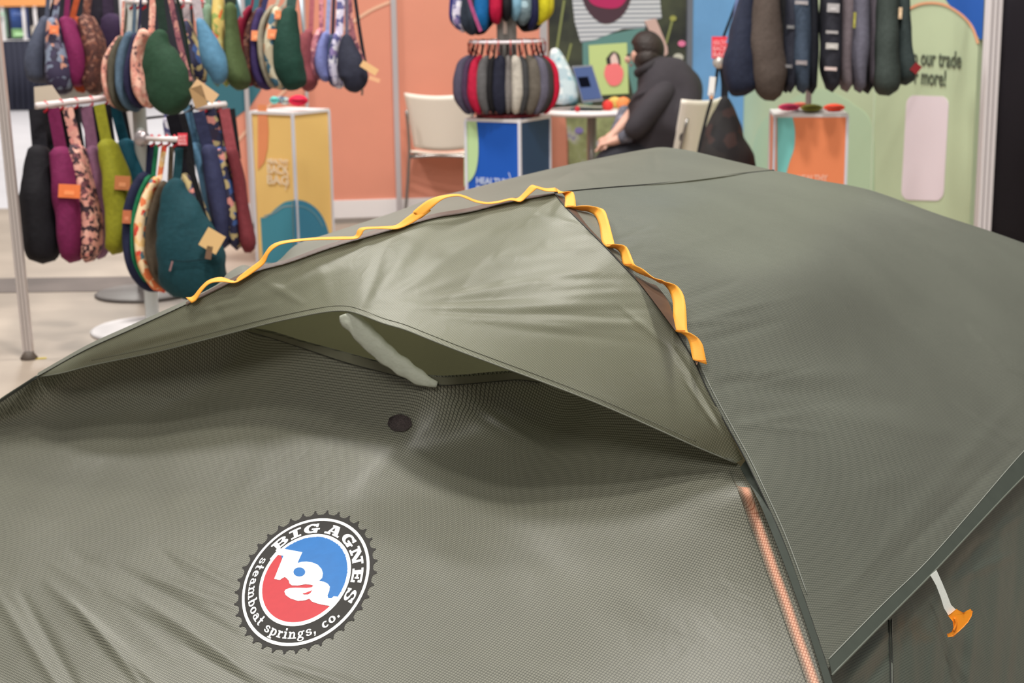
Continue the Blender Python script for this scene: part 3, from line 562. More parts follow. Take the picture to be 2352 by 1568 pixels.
MB().tube([D(450, 246, 6.9), D(420, 262, 7.1), np.array([lr0[0], lr0[1], D(340, 262, 7.1)[2]])], .006, 8).obj('arm_joint', plain((60, 58, 62), .5, name='dark_rod'), rack, True)
card('arm_plate', [(78, 200), (118, 196), (152, 246), (80, 250)], 6.75, plain((196, 182, 164), .6, name='beige_board'), rack, .01)
def red_sign(par, cx, cy, w_, h, d, lines):
    o = card('sign_plate', [(cx-w_/2, cy-h/2), (cx+w_/2, cy-h/2), (cx+w_/2, cy+h/2), (cx-w_/2, cy+h/2)], d, plain((222, 44, 66), .5, name='red_sign'), par, .006)
    for k, s in enumerate(lines):
        sz = h*d/FPX*.30; p = D(cx-w_*.42, cy-h*.12+k*h*.27, d-.004)
        text_on('lettering', s, p, (1, 0, 0), (0, 0, 1), sz*1.0, plain((250, 190, 194), .5, name='pink_ink'), o, .0006, .0005, fit=w_*.84*d/FPX)
    return o
red_sign(rack, 419, 320, 22, 28, 6.1, ['HEALTHY', 'BACK', 'BAG'])
MB().lathe(D(326, 318, 6.45), [(.005, -.02), (.03, -.018), (.034, 0), (.03, .018), (.005, .02)], 20, (1, 0, 0), (0, 0, 1), (0, 1, 0)).obj('joint_cap', plain((180, 170, 172), .3, .6, name='steel'), rack, True)
# second, rear rack carrying the upper clusters
r2 = D(292, 60, 7.6)
rk2 = thing('bag_rack', 'rear white bag rack whose post shows at the top left between bags', 'display rack', (r2[0], r2[1], 0))
MB().tube([(r2[0], r2[1], .02), (r2[0], r2[1], 2.3)], .033, 20).obj('pole', WHITE, rk2, True)
MB().lathe((r2[0], r2[1], 0), [(.02, 0), (.24, 0), (.245, .008), (.23, .016), (.05, .022), (.02, .022)], 48).obj('base', plain((112, 106, 104), .5, name='grey_base'), rk2, True)
for (x, zz) in ((690, 1.72), (130, 1.72), (560, 1.6)):
    q = D(x, -40, 7.5); MB().tube([(r2[0], r2[1], zz), (q[0], q[1], zz)], .012, 10).obj('arm', plain((236, 226, 226), .3, name='white_rod'), rk2, True)
# white slender rods of the row above the yellow plinth
for (xa, ya, xb, yb) in ((545, -20, 556, 40), (690, -20, 697, 74)):
    MB().tube([D(xa, ya, 7.3), D(xb, yb, 7.3)], [.008, .005], 8).obj('rod', plain((206, 222, 236), .3, name='pale_rod'), rk2, True)
# ================================================================== carousel on the blue plinth
cc = bb_+(bel+ber)*.311/2; cy0 = .85
car = thing('bag_carousel', 'grey carousel post with white hook ring standing on the blue plinth', 'display rack', (cc[0], cc[1], cy0))
MB().box((cc[0], cc[1], 1.45), .1, .1, 1.18).obj('post', plain((128, 124, 120), .5, .2, name='grey_post_metal'), car); 
MB().box((cc[0]-.008, cc[1]-.052, 1.30), .02, .004, .09).obj('label_holder', plain((214, 196, 186), .5, name='pale_label'), car)
def zring(py): return Z(1158, py, 1.0)  # placeholder
dC = (cc-CAM)@Fv
def zof(py):
    r = ray(1158, py); t = (cc[1])/r[1]; return CH+r[2]*t
for py, rad in ((95, .185), (-150, .2)):
    zc = zof(py); P = [(cc[0]+rad*math.cos(t), cc[1]+rad*math.sin(t), zc) for t in np.linspace(0, 2*math.pi, 49)]
    rg = MB().tube(P, .008, 8).obj('ring', plain((236, 226, 232), .3, name='white_rod'), car, True)
    sp = MB()
    for k in range(4):
        t = k*math.pi/4; sp.tube([(cc[0]-rad*math.cos(t), cc[1]-rad*math.sin(t), zc), (cc[0]+rad*math.cos(t), cc[1]+rad*math.sin(t), zc)], .004, 6)
    sp.obj('spokes', plain((236, 226, 232), .3, name='white_rod'), car, True)['kind'] = 'stuff'
    for k in range(20):
        t = 2*math.pi*(k+.3)/20; c, s = math.cos(t), math.sin(t); x, y = cc[0]+rad*c, cc[1]+rad*s
        MB().tube([(x, y, zc+.01), (x+.01*c, y+.01*s, zc-.01), (x+.01*c, y+.01*s, zc-.05), (x, y, zc-.06)], .004, 5).obj('hook', plain((176, 66, 60), .5, name='red_hook'), rg, True)
lz = zof(262); MB().lathe((cc[0], cc[1], lz-.01), [(.02, 0), (.16, 0), (.165, .01), (.16, .02), (.02, .022)], 32).obj('base', plain((120, 30, 40), .5, name='dark_red_base'), car, True)
GCr, GCu = 'bags on the lower ring of the carousel', 'bags on the upper ring of the carousel'
low = [(1056, 30, (88, 82, 104), 'grey violet bag at the left of the lower ring'), (1069, 20, (82, 56, 86), 'plum bag second from the left on the lower ring'), (1087, 30, (204, 24, 66), 'crimson bag near the left of the lower ring'), (1108, 32, (104, 102, 104), 'grey bag with black lower half on the lower ring'),
       (1126, 22, (24, 22, 26), 'black bag left of centre on the lower ring'), (1147, 44, (34, 36, 56), 'navy bag in the middle of the lower ring'), (1168, 20, (136, 130, 128), 'mid grey bag beside the cream one on the lower ring'), (1188, 36, (216, 208, 196), 'cream bag right of centre on the lower ring'),
       (1206, 24, (74, 74, 76), 'charcoal bag right of the cream one'), (1226, 38, (116, 108, 98), 'taupe bag on the lower ring'), (1247, 32, (110, 106, 124), 'lilac grey bag on the lower ring'), (1262, 22, (64, 60, 60), 'dark grey bag second from the right on the lower ring'), (1276, 18, (222, 20, 62), 'bright crimson bag at the right end of the lower ring')]
for x, w_, c, lb in low:
    k = (x-1162)/120.0; bul = k*26; dd = 7.92-.14*math.sqrt(max(0, 1-k*k))
    sp = [(x-bul*1.1, 128, w_*.35), (x-bul*.25, 150, w_*.8), (x, 190, w_), (x-bul*.1, 225, w_*.95), (x-bul*.7, 252, w_*.6), (x-bul*1.1, 262, w_*.25)]
    bag(lb, sp, dd, .12, N_(c), [([(1160+(x-bul*1.1-1160)*.9, 102), (x-bul*1.1, 130)], 6, N_((60, 44, 44)))], GCr)
up = [(1040, 16, 66, (40, 46, 120), 'dark blue bag at the left of the upper ring'), (1052, 26, 70, FL_PALE, 'white and lilac print bag on the upper ring'), (1078, 40, 76, (52, 62, 78), 'slate bag on the upper ring'), (1106, 36, 66, (14, 110, 180), 'bright blue bag on the upper ring'), (1139, 32, 52, (204, 16, 66), 'crimson bag in the middle of the upper ring'),
      (1164, 24, 46, (24, 24, 30), 'black bag right of the crimson one on the upper ring'), (1187, 28, 44, (138, 186, 212), 'pale blue bag on the upper ring'), (1205, 36, 54, floral([(110, 130, 138), (160, 186, 196), (90, 110, 120)], 40), 'grey blue floral teardrop bag on the upper ring'), (1226, 24, 66, (34, 36, 76), 'navy bag near the right of the upper ring'), (1247, 34, 52, (234, 222, 40), 'yellow bag on the upper ring'), (1262, 22, 46, (220, 206, 50), 'dull yellow bag at the right end of the upper ring')]
for x, w_, yb_, c, lb in up:
    k = (x-1155)/120.0; bul = k*20; dd = 7.92-.16*math.sqrt(max(0, 1-k*k)); yb_ += 4
    sp = [(x-bul*1.1, yb_-150, w_*.35), (x-bul*.25, yb_-120, w_*.8), (x, yb_-60, w_), (x, yb_-28, w_*1.0), (x-bul*.5, yb_-10, w_*.7), (x-bul*.9, yb_, w_*.25)]
    bag(lb, sp, dd, .14, c if not isinstance(c, tuple) else N_(c), [([(x-bul*1.1, yb_-190), (x-bul*1.1, yb_-148)], 6, N_((60, 44, 44)))], GCu)
ps_ = [(1068, -60), (1076, -10), (1088, 30), (1104, 72)]
tag(band('bag_strap', ps_, 8, 7.62, N_((184, 80, 132)), None), 'loose pink strap crossing the slate bag on the upper ring', 'strap')
bag('large black bag under the navy and yellow ones on the upper ring', [(1215, -20, 60), (1215, 30, 62), (1216, 55, 58), (1218, 72, 34)], 7.98, .1, N_((16, 16, 20)), [], GCu)
bag('large black bag behind the slate one on the upper ring', [(1092, -20, 90), (1092, 30, 92), (1088, 58, 74), (1082, 76, 34)], 7.98, .1, N_((22, 22, 30)), [], GCu)
# ================================================================== dark bags, right rack
rr = ob+(oel+oer)*.18; rz = .85
rrk = thing('bag_rack', 'thin metal rack post on the orange plinth carrying the dark bags', 'display rack', (rr[0], rr[1], rz))
MB().tube([(rr[0], rr[1], rz), (rr[0], rr[1], 2.2)], .015, 16).obj('pole', plain((146, 132, 128), .35, .6, name='steel_tube'), rrk, True)
MB().lathe((rr[0], rr[1], rz), [(.01, 0), (.09, 0), (.09, .006), (.01, .008)], 32).obj('base', WHITE, rrk, True)
q0, q1 = D(1690, -60, 7.95), D(2100, -60, 7.95); MB().tube([(q0[0], rr[1], q0[2]), (q1[0], rr[1], q0[2])], .012, 12).obj('arm', plain((146, 132, 128), .35, .6, name='steel_tube'), rrk, True)
GR = 'dark bags in a row on the right rack'
def rb(label, sp, c, d=7.7, dep=.2, **k):
    sp = [(x, y, w_*1.22) for x, y, w_ in sp]
    return bag(label, sp, d, dep, c if not isinstance(c, tuple) else N_(c), group=GR, **k)
rb('navy bag at the left end of the right rack', [(1722, -40, 20), (1712, 20, 34), (1704, 90, 54), (1700, 150, 64), (1706, 196, 60), (1712, 219, 34)], (38, 44, 66), straps=[([(1735, -60), (1722, -30)], 12, None), ([(1700, -60), (1690, 30), (1672, 100)], 10, N_((130, 146, 196)))])
rb('brown grey bag with pink strap second in the right row', [(1762, -40, 44), (1758, 60, 58), (1762, 130, 66), (1768, 190, 62), (1778, 232, 26)], (92, 80, 74), 7.65, straps=[([(1726, -40), (1734, 50)], 7, N_((170, 90, 96)))])
rb('black bag third in the right row', [(1796, -40, 30), (1796, 60, 30), (1800, 150, 26), (1806, 214, 14)], (22, 22, 26), 7.75)
rb('charcoal bag with pale cross strips, fourth in the right row', [(1816, -40, 26), (1814, 60, 28), (1812, 150, 26), (1816, 214, 12)], (52, 54, 68), 7.7, patch_=[(1816, 62, 17, 8, (110, 110, 112)), (1811, 152, 17, 8, (110, 108, 110))])
rb('denim blue bag with pale straps in the right row', [(1840, -40, 30), (1840, 60, 34), (1840, 150, 32), (1846, 216, 16)], (70, 84, 104), 7.65, patch_=[(1841, 6, 30, 9, (156, 150, 152)), (1841, 144, 26, 10, (140, 132, 134))])
rb('black navy bag left of the metal post', [(1862, -40, 22), (1862, 60, 24), (1862, 150, 24), (1866, 216, 12)], (28, 30, 40), 7.7)
rb('black bag with a ladder of white straps right of the post', [(1908, -40, 36), (1908, 60, 38), (1908, 150, 36), (1912, 212, 18)], (50, 50, 60), 7.65, patch_=[(1914, 18, 28, 20, (170, 166, 168)), (1911, 74, 28, 7, (160, 156, 156)), (1911, 106, 28, 14, (186, 182, 178)), (1908, 158, 28, 8, (204, 184, 180))])
rb('mauve grey bag in the right row', [(1945, -40, 26), (1942, 60, 28), (1940, 150, 26), (1946, 212, 16)], (128, 116, 122), 7.7)
rb('light grey bag with yellow sliver in the right row', [(1974, -40, 30), (1974, 60, 32), (1972, 140, 30), (1976, 214, 16)], (112, 110, 126), 7.65, patch_=[(1963, 46, 6, 36, (150, 146, 60))])
rb('black bag between the light grey and the purple grey ones', [(1992, -40, 16), (1990, 60, 18), (1990, 150, 20), (1994, 216, 12)], (22, 20, 24), 7.75)
rb('purple grey bag in the right row', [(2006, -40, 26), (2004, 60, 24), (2002, 140, 20), (2004, 200, 14)], (106, 98, 108), 7.7)
rb('wide grey green bag near the right end of the right row', [(2036, -40, 36), (2036, 60, 42), (2036, 130, 46), (2038, 190, 48), (2042, 220, 30)], (66, 76, 72), 7.6)
rb('grey green bag with red tag corner at the right end', [(2072, -40, 22), (2072, 40, 27), (2075, 110, 31), (2079, 160, 38), (2081, 196, 26)], (60, 72, 72), 7.65, patch_=[(2068, 30, 8, 26, (226, 196, 160))], straps=[])
tg = card('price_tag', rot_rect(2104, 157, 18, 22, 40), 7.55, plain((132, 16, 26), .6, name='dark_red_card'), None); tag(tg, 'small dark red tag at the right edge of the dark bags', 'tag')
# hanging black bag on its own hook, with red sign
hb = bag('black hanging bag with brown mottling beside the white chair', [(1664, 222, 16), (1664, 255, 48), (1662, 300, 84), (1664, 350, 118), (1668, 400, 128), (1668, 440, 80)], 8.3, .2, floral([(26, 24, 26), (34, 30, 30), (54, 36, 34), (22, 20, 24)], 14, 'mottled_black'), [([(1650, 142), (1642, 200), (1625, 260), (1608, 330), (1600, 380)], 7, N_((34, 34, 38))), ([(1656, 142), (1664, 185), (1664, 224)], 16, N_((30, 32, 40))), ([(1652, 140), (1678, 190), (1640, 262), (1612, 350)], 3, N_((40, 40, 46)))], None, None, [(1635, 198, 14, 44, 6, (226, 224, 222)), (1634, 220, 8, 14, 3, (206, 150, 110))])
sh = thing('sign_hook', 'red square sign on a black cord above the hanging black bag', 'sign', D(1654, 140, 8.2))
red_sign(sh, 1654, 109, 38, 50, 8.15, ['HEALTHY', 'BACK', 'BAG'])
band('cord', [(1702, -30), (1686, 20), (1662, 84)], 6, 8.2, N_((20, 20, 24)), sh)
MB().lathe(D(1652, 143, 8.17), [(.004, -.02), (.028, -.016), (.034, 0), (.026, .016), (.004, .02)], 20, (1, 0, 0), (0, 0, 1), (0, 1, 0)).obj('clip', plain((206, 200, 194), .3, .4, name='white_clip'), sh, True)
# ---- pouches on the plinths
def pouch(label, cx, cy, w_, h, d, mat, group):
    c = D(cx, cy, d); t = thing('folded_pouch', label, 'pouch', c-np.array([0, 0, h/2*d/FPX]), group)
    a, b2 = w_/2*d/FPX, h/2*d/FPX; V = []; n = 24; prof = [(-1, .05), (-.8, .6), (-.3, .95), (.2, 1), (.7, .7), (.95, .3), (1, .05)]
    MB().lathe(c, [(a*r*(1+.0), b2*z) for z, r in prof], n, (1, 0, 0), (0, .7, 0), (0, 0, 1)).obj('body', mat, t, True)
    band('zip', [(cx-w_*.35, cy-h*.1), (cx, cy+h*.0), (cx+w_*.35, cy-h*.1)], 1.6, d-a*.72, N_((60, 40, 50)), t, .003)
pouch('hot pink folded pouch on the orange plinth', 1812, 246, 50, 18, 7.98, plain((236, 66, 112), .7, name='pink_knit'), 'pouches on the orange plinth')
pouch('coral folded pouch behind the pink and olive ones', 1838, 241, 42, 12, 8.1, plain((240, 110, 90), .7, name='coral_knit'), 'pouches on the orange plinth')
pouch('olive folded pouch in the middle of the orange plinth', 1864, 248, 52, 18, 7.92, plain((140, 136, 50), .7, name='olive_knit'), 'pouches on the orange plinth')
pouch('orange red folded pouch at the right of the orange plinth', 1916, 247, 50, 18, 8.0, plain((244, 76, 44), .7, name='red_knit'), 'pouches on the orange plinth')
pouch('turquoise pouch at the left on the yellow plinth', 630, 230, 22, 18, 8.62, plain((100, 196, 190), .7, name='turq_knit'), 'pouches on the yellow plinth')
pouch('dark patterned pouch behind the turquoise one', 645, 229, 26, 16, 8.72, floral([(70, 80, 110), (140, 150, 170), (50, 60, 80)], 60), 'pouches on the yellow plinth')
pouch('blue grey pouch in the middle of the yellow plinth', 655, 232, 24, 18, 8.6, floral([(130, 170, 176), (90, 120, 140), (190, 200, 190)], 60), 'pouches on the yellow plinth')
pouch('crimson pouch at the right on the yellow plinth', 685, 231, 46, 26, 8.55, plain((226, 18, 66), .7, name='crimson_knit'), 'pouches on the yellow plinth')
# ================================================================== left aluminium upright
pf = Z(67, 824, 0); pt = D(14, 300, np.dot(pf-CAM, Fv)*.985+0); az = norm(pt-pf); ax_ = norm(np.cross((0, 1, 0), az)); ay_ = np.cross(az, ax_)
up_ = thing('banner_upright', 'pale grooved aluminium upright standing alone at the left edge', 'post', pf)
Lp = 1.75
for k, dx in enumerate((-.0135, 0, .0135)): MB().box(pf+az*Lp/2+ax_*dx, .0115, .03, Lp, ax_, ay_, az).obj('rib', plain((206, 196, 192), .35, .35, name='satin_aluminium'), up_)
MB().box(pf+az*Lp/2+ay_*.004, .036, .022, Lp-.01, ax_, ay_, az).obj('core', plain((120, 112, 108), .5, .3, name='groove_metal'), up_)
MB().lathe(pf+np.array([0, 0, 0]), [(.012, 0), (.034, 0), (.036, .006), (.026, .02), (.018, .034)], 20).obj('foot', plain((84, 74, 66), .6, name='dark_foot'), up_, True)
tp = MB().box(pf+np.array([.045, .0, .0015]), .05, .02, .003, (1, .3, 0), (-.3, 1, 0)).obj('floor_tape', plain((196, 176, 70), .6, name='yellow_tape')); tag(tp, 'scrap of yellow tape on the floor at the foot of the aluminium upright', 'tape')
# ================================================================== chairs, table
SHELL = plain((240, 232, 220), .45, name='ivory_plastic'); CHR = plain((150, 146, 144), .25, .8, name='chrome_tube')
def chair(label, c, face):
    c = np.array(c, float); f = np.array([math.sin(face), math.cos(face), 0]); s = np.array([f[1], -f[0], 0])  # f = where the sitter looks
    t = thing('stacking_chair', label, 'chair', c)
    def L(a, b, z): return c+s*a+f*b+np.array([0, 0, z])
    n, m_ = 14, 12; V = []
    for i in range(n):
        v = i/(n-1); z = .50+.33*v
        for j in range(m_):
            u = j/(m_-1)*2-1; wd = .19+.035*v
            V.append(L(u*wd, -.2-.09*v+.05*(u*u), z+.018*(u*u)*v-.02*(1-v)*(1-u*u)))
    o = mk('backrest', V, grid_faces(n, m_), SHELL, t); solid(o, .012)
    V = []
    for i in range(n):
        v = i/(n-1)
        for j in range(m_):
            u = j/(m_-1)*2-1; V.append(L(u*.215, -.18+.40*v, .455+.02*u*u-.05*max(0, v-.8)**1.3*3-.03*math.sin(v*math.pi)*.5))
    o = mk('seat', V, grid_faces(n, m_), SHELL, t); solid(o, .012)
    for a in (-1, 1):
        MB().tube(catmull([L(a*.20, .20, .44), L(a*.225, .23, .2), L(a*.235, .245, 0)], 10), .0095, 10).obj('leg', CHR, t, True)
        MB().tube(catmull([L(a*.21, -.27, .74), L(a*.21, -.215, .50), L(a*.225, -.235, .25), L(a*.245, -.28, 0)], 14), .0095, 10).obj('leg', CHR, t, True)
        MB().tube([L(a*.205, .2, .436), L(a*.21, -.21, .446)], .009, 8).obj('seat_rail', CHR, t, True)
    MB().tube(catmull([L(-.21, -.205, .44), L(0, -.23, .452), L(.21, -.205, .44)], 12), .01, 10).obj('cross_bar', CHR, t, True)
    return t
cp = Z(1026, 356, .45); chair('ivory stacking chair seen from behind in front of the orange wall', (cp[0], cp[1]+.18, 0), math.radians(8))
cp = D(1540, 340, 9.25); chair('ivory chair behind the seated person at the table', (cp[0], cp[1]+.1, 0), math.radians(-50))
tc_ = D(1359, 245, 9.85); tt_ = thing('round_table', 'small round white table holding a laptop in front of the garden mural', 'table', (tc_[0], tc_[1], 0))
MB().lathe((tc_[0], tc_[1], .705), [(.05, -.0), (.29, 0), (.305, .008), (.305, .022), (.298, .028), (.02, .028)], 48).obj('tabletop', plain((232, 226, 226), .3, name='white_laminate'), tt_, True)
MB().tube([(tc_[0], tc_[1], .02), (tc_[0], tc_[1], .706)], .03, 20).obj('leg', plain((160, 154, 150), .3, .6, name='brushed_steel'), tt_, True)
MB().lathe((tc_[0], tc_[1], 0), [(.02, 0), (.22, 0), (.222, .01), (.05, .022), (.02, .022)], 40).obj('base', plain((160, 154, 150), .3, .6, name='brushed_steel'), tt_, True)
TT = .733
lp = D(1352, 232, 9.72); lp[2] = TT; lt = thing('laptop', 'open dark laptop with blue screen on the white round table', 'laptop', lp)
sx_ = norm((1, -.25, 0)); A_ = D(1338, 236, 9.68); 
q = [D(1338, 236, 9.70), D(1386, 231, 9.70), D(1360, 149, 9.80), D(1313, 152, 9.80)]
nrm = norm(np.cross(q[1]-q[0], q[3]-q[0])); nrm = nrm if nrm@(CAM-q[0]) > 0 else -nrm
def quad(name, q, mat, par, t=.006):
    q = np.array(q); b2 = q-nrm*t; return mk(name, np.vstack([q, b2]), [(0, 1, 2, 3), (7, 6, 5, 4), (0, 4, 5, 1), (1, 5, 6, 2), (2, 6, 7, 3), (3, 7, 4, 0)], mat, par, False)
quad('lid', q, plain((44, 48, 60), .4, name='dark_metal'), lt)
def inq(u, v, off): return (q[0]*(1-u)+q[1]*u)*(1-v)+(q[3]*(1-u)+q[2]*u)*v+nrm*off
scm, nt_, b_ = base_mat('blue_screen'); b_.inputs['Base Color'].default_value = (*lin((60, 74, 110)), 1); b_.inputs['Emission Color'].default_value = (*lin((70, 84, 124)), 1); b_.inputs['Emission Strength'].default_value = .35; b_.inputs['Roughness'].default_value = .8; b_.inputs['Specular IOR Level'].default_value = .1
quad('screen', [inq(.05, .06, .003), inq(.95, .06, .003), inq(.95, .95, .003), inq(.05, .95, .003)], scm, lt, .002)
quad('screen_window', [inq(.12, .4, .0045), inq(.62, .4, .0045), inq(.62, .68, .0045), inq(.12, .68, .0045)], plain((14, 16, 26), .95, 0, 0, name='dark_window'), lt, .001)
MB().box(np.array([lp[0]+.0, lp[1]+.10, TT+.006]), .2, .14, .012, sx_, np.cross((0, 0, 1), sx_)).obj('keyboard_base', plain((44, 48, 60), .4, name='dark_metal'), lt)
def tpouch(label, cx, w_, h, d, mat, nm='folded_pouch'):
    c = D(cx, 240, d); c[2] = TT+h/2*d/FPX; t = thing(nm, label, 'pouch', (c[0], c[1], TT)); a, b2 = w_/2*d/FPX, h/2*d/FPX
    MB().lathe(c, [(a*r, b2*z) for z, r in [(-1, .3), (-.8, .8), (-.2, 1), (.4, .9), (.8, .6), (1, .1)]], 20, (1, 0, 0), (0, .6, 0)).obj('body', mat, t, True)
tpouch('red pouch beside the laptop on the round table', 1396, 26, 24, 9.75, plain((226, 60, 54), .7, name='red_cloth'))
tpouch('orange pouch next to the seated person on the table', 1432, 34, 28, 9.85, plain((232, 140, 80), .7, name='orange_cloth'))
tpouch('yellow pouch behind the red one on the table', 1412, 34, 26, 9.95, plain((226, 190, 100), .7, name='yellow_cloth'))
tpouch('small red pouch at the left foot of the laptop', 1326, 12, 14, 9.66, plain((186, 40, 54), .7, name='red_cloth2'))
sb = thing('upright_bag', 'pale blue patterned bag standing on the table behind the carousel', 'bag', (*D(1285, 235, 9.8)[:2], TT))
loft('body', [(1272, 112, 18), (1280, 140, 40), (1288, 180, 58), (1294, 215, 66), (1296, 240, 56)], 9.8, .1, floral([(190, 206, 212), (140, 176, 190), (222, 226, 228), (170, 190, 200)], 30), sb)
cb = thing('upright_bag', 'small cyan bag between the patterned bag and the laptop', 'bag', (*D(1310, 235, 9.9)[:2], TT))
loft('body', [(1306, 170, 18), (1310, 190, 26), (1314, 215, 26), (1316, 240, 20)], 9.92, .06, plain((60, 178, 200), .7, name='cyan_cloth'), cb)
# ================================================================== seated person
def skin(name, J, E, Rr, mat, parent, sub=2, root=0, label=None):
    me = bpy.data.meshes.new(name); org = ORG[parent.name]; me.from_pydata([tuple(np.array(p)-org) for p in J], E, []); me.update()
    o = bpy.data.objects.new(name, me); COL.objects.link(o); s = o.modifiers.new('s', 'SKIN'); s.use_smooth_shade = True
    for i, r in enumerate(Rr):
        v = me.skin_vertices[0].data[i]; v.radius = (r, r) if not isinstance(r, tuple) else r; v.use_root = (i == root)
    b = o.modifiers.new('b', 'SUBSURF'); b.levels = sub; b.render_levels = sub
    bpy.context.view_layer.update(); ev = bpy.data.meshes.new_from_object(o.evaluated_get(bpy.context.evaluated_depsgraph_get()))
    o.modifiers.clear(); o.data = ev; ev.materials.clear(); ev.materials.append(mat); ev.polygons.foreach_set('use_smooth', [True]*len(ev.polygons))
    o.parent = parent; ORG[o.name] = org
    if label: o['label'] = label
    return o
SKN = plain((214, 168, 150), .55, name='skin'); COATM = plain((58, 54, 59), .85, 0, .25, .1, 8, .5, 9, 'charcoal_coat')
dP = 9.3
pel = D(1548, 352, dP)
pr = thing('person', 'person with dark bobbed hair in a charcoal coat, seated and leaning over the table', 'person', (pel[0], pel[1], 0))
J = {}; 
def add(n, px, py, d, r): J[n] = (D(px, py, d), r)
add('pelvis', 1540, 345, 9.3, .10); add('waist', 1546, 295, 9.3, .10); add('chest', 1538, 228, 9.3, .12); add('uchest', 1518, 186, 9.3, .10); add('neck', 1500, 160, 9.31, .055); add('head0', 1476, 134, 9.32, .078); add('head1', 1474, 108, 9.32, .086)
add('shN', 1516, 200, 9.2, .045); add('elN', 1470, 292, 9.06, .045); add('wrN', 1416, 322, 9.1, .026); add('paN', 1398, 328, 9.12, .03)
add('shF', 1512, 200, 9.42, .045); add('elF', 1452, 262, 9.54, .045); add('wrF', 1412, 306, 9.45, .026); add('paF', 1398, 318, 9.42, .03)
add('hipN', 1520, 352, 9.2, .075); add('knN', 1385, 362, 9.15, .058); add('anN', 1392, 520, 9.2, .038); add('toN', 1352, 540, 9.2, .03)
add('hipF', 1520, 352, 9.42, .075); add('knF', 1380, 360, 9.5, .058); add('anF', 1400, 515, 9.5, .038); add('toF', 1358, 534, 9.5, .03)
names = list(J); ix = {n: i for i, n in enumerate(names)}; P = [J[n][0] for n in names]; Rd = [J[n][1] for n in names]
E = [('pelvis', 'waist'), ('waist', 'chest'), ('chest', 'uchest'), ('uchest', 'neck'), ('neck', 'head0'), ('head0', 'head1'), ('chest', 'shN'), ('shN', 'elN'), ('elN', 'wrN'), ('wrN', 'paN'), ('chest', 'shF'), ('shF', 'elF'), ('elF', 'wrF'), ('wrF', 'paF'), ('pelvis', 'hipN'), ('hipN', 'knN'), ('knN', 'anN'), ('anN', 'toN'), ('pelvis', 'hipF'), ('hipF', 'knF'), ('knF', 'anF'), ('anF', 'toF')]
E = [(ix[a], ix[b]) for a, b in E]
for s_, sg in (('N', 1), ('F', -1)):
    pa = J['pa'+s_][0]; wr = J['wr'+s_][0]; dd = norm(pa-wr); sd = norm(np.cross(dd, (0, 0, 1)))*sg
    for k, (o_, ln) in enumerate(((-.03, .05), (-.01, .065), (.01, .068), (.03, .058))):
        b0 = pa+sd*o_+dd*.02; j1 = b0+dd*ln*.55+np.array([0, 0, -.006]); j2 = b0+dd*ln+np.array([0, 0, -.028])
        n0 = len(P); P += [b0, j1, j2]; Rd += [.010, .0085, .0075]; E += [(ix['pa'+s_], n0), (n0, n0+1), (n0+1, n0+2)]
    n0 = len(P); tb0 = pa-dd*.015-sd*.03; P += [tb0, tb0+dd*.03-sd*.022, tb0+dd*.055-sd*.02]; Rd += [.012, .010, .008]; E += [(ix['pa'+s_], n0), (n0, n0+1), (n0+1, n0+2)]
body = skin('body', P, E, Rd, SKN, pr)
hd = J['head1'][0]*.55+J['head0'][0]*.45; fd = norm(np.array([-.93, .25, -.35])); sd = norm(np.cross(fd, (0, 0, 1))); ud = np.cross(sd, fd)
def blob(name, c, rx, ry, rz, mat, par, f=lambda a, b: 1.0, n=20, m_=14, ax=None):
    ax = ax or (fd, sd, ud); V = []; F = []
    for i in range(m_+1):
        a = math.pi*i/m_
        for j in range(n):
            b2 = 2*math.pi*j/n; k = f(a, b2); V.append(np.array(c)+(ax[0]*rx*math.sin(a)*math.cos(b2)+ax[1]*ry*math.sin(a)*math.sin(b2)+ax[2]*rz*math.cos(a))*k)
    F = [(i*n+j, i*n+(j+1) % n, (i+1)*n+(j+1) % n, (i+1)*n+j) for i in range(m_) for j in range(n)]
    return mk(name, V, F, mat, par, True)
# face: nose, eyes, mouth on the side turned away to the left
blob('nose', hd+fd*.098-ud*.012, .018, .011, .022, SKN, pr, n=10, m_=8)
for s in (-1, 1):
    blob('eye', hd+fd*.083+sd*s*.032+ud*.012, .009, .012, .008, plain((40, 30, 28), .3, name='eye'), pr, n=10, m_=8)
    blob('ear', hd+sd*s*.07-ud*.01, .02, .01, .03, SKN, pr, n=10, m_=8)
blob('mouth', hd+fd*.088-ud*.05, .008, .022, .006, plain((170, 90, 86), .5, name='lips'), pr, n=10, m_=8)
# hair: a thick bob open only over the face
def hairf(a, b2):
    c = math.cos(b2); front = max(0, c)**2*math.sin(a)
    return 1-.26*front*(1 if a > .9 else .2)
HR = plain((44, 33, 30), .55, 0, .4, .3, 20, .6, 60, 'dark_hair')
blob('hair', D(1486, 113, 9.32), .104, .104, .112, HR, pr, hairf, 28, 18)
blob('hair_tips', D(1488, 136, 9.31), .085, .105, .08, HR, pr, n=20, m_=12)
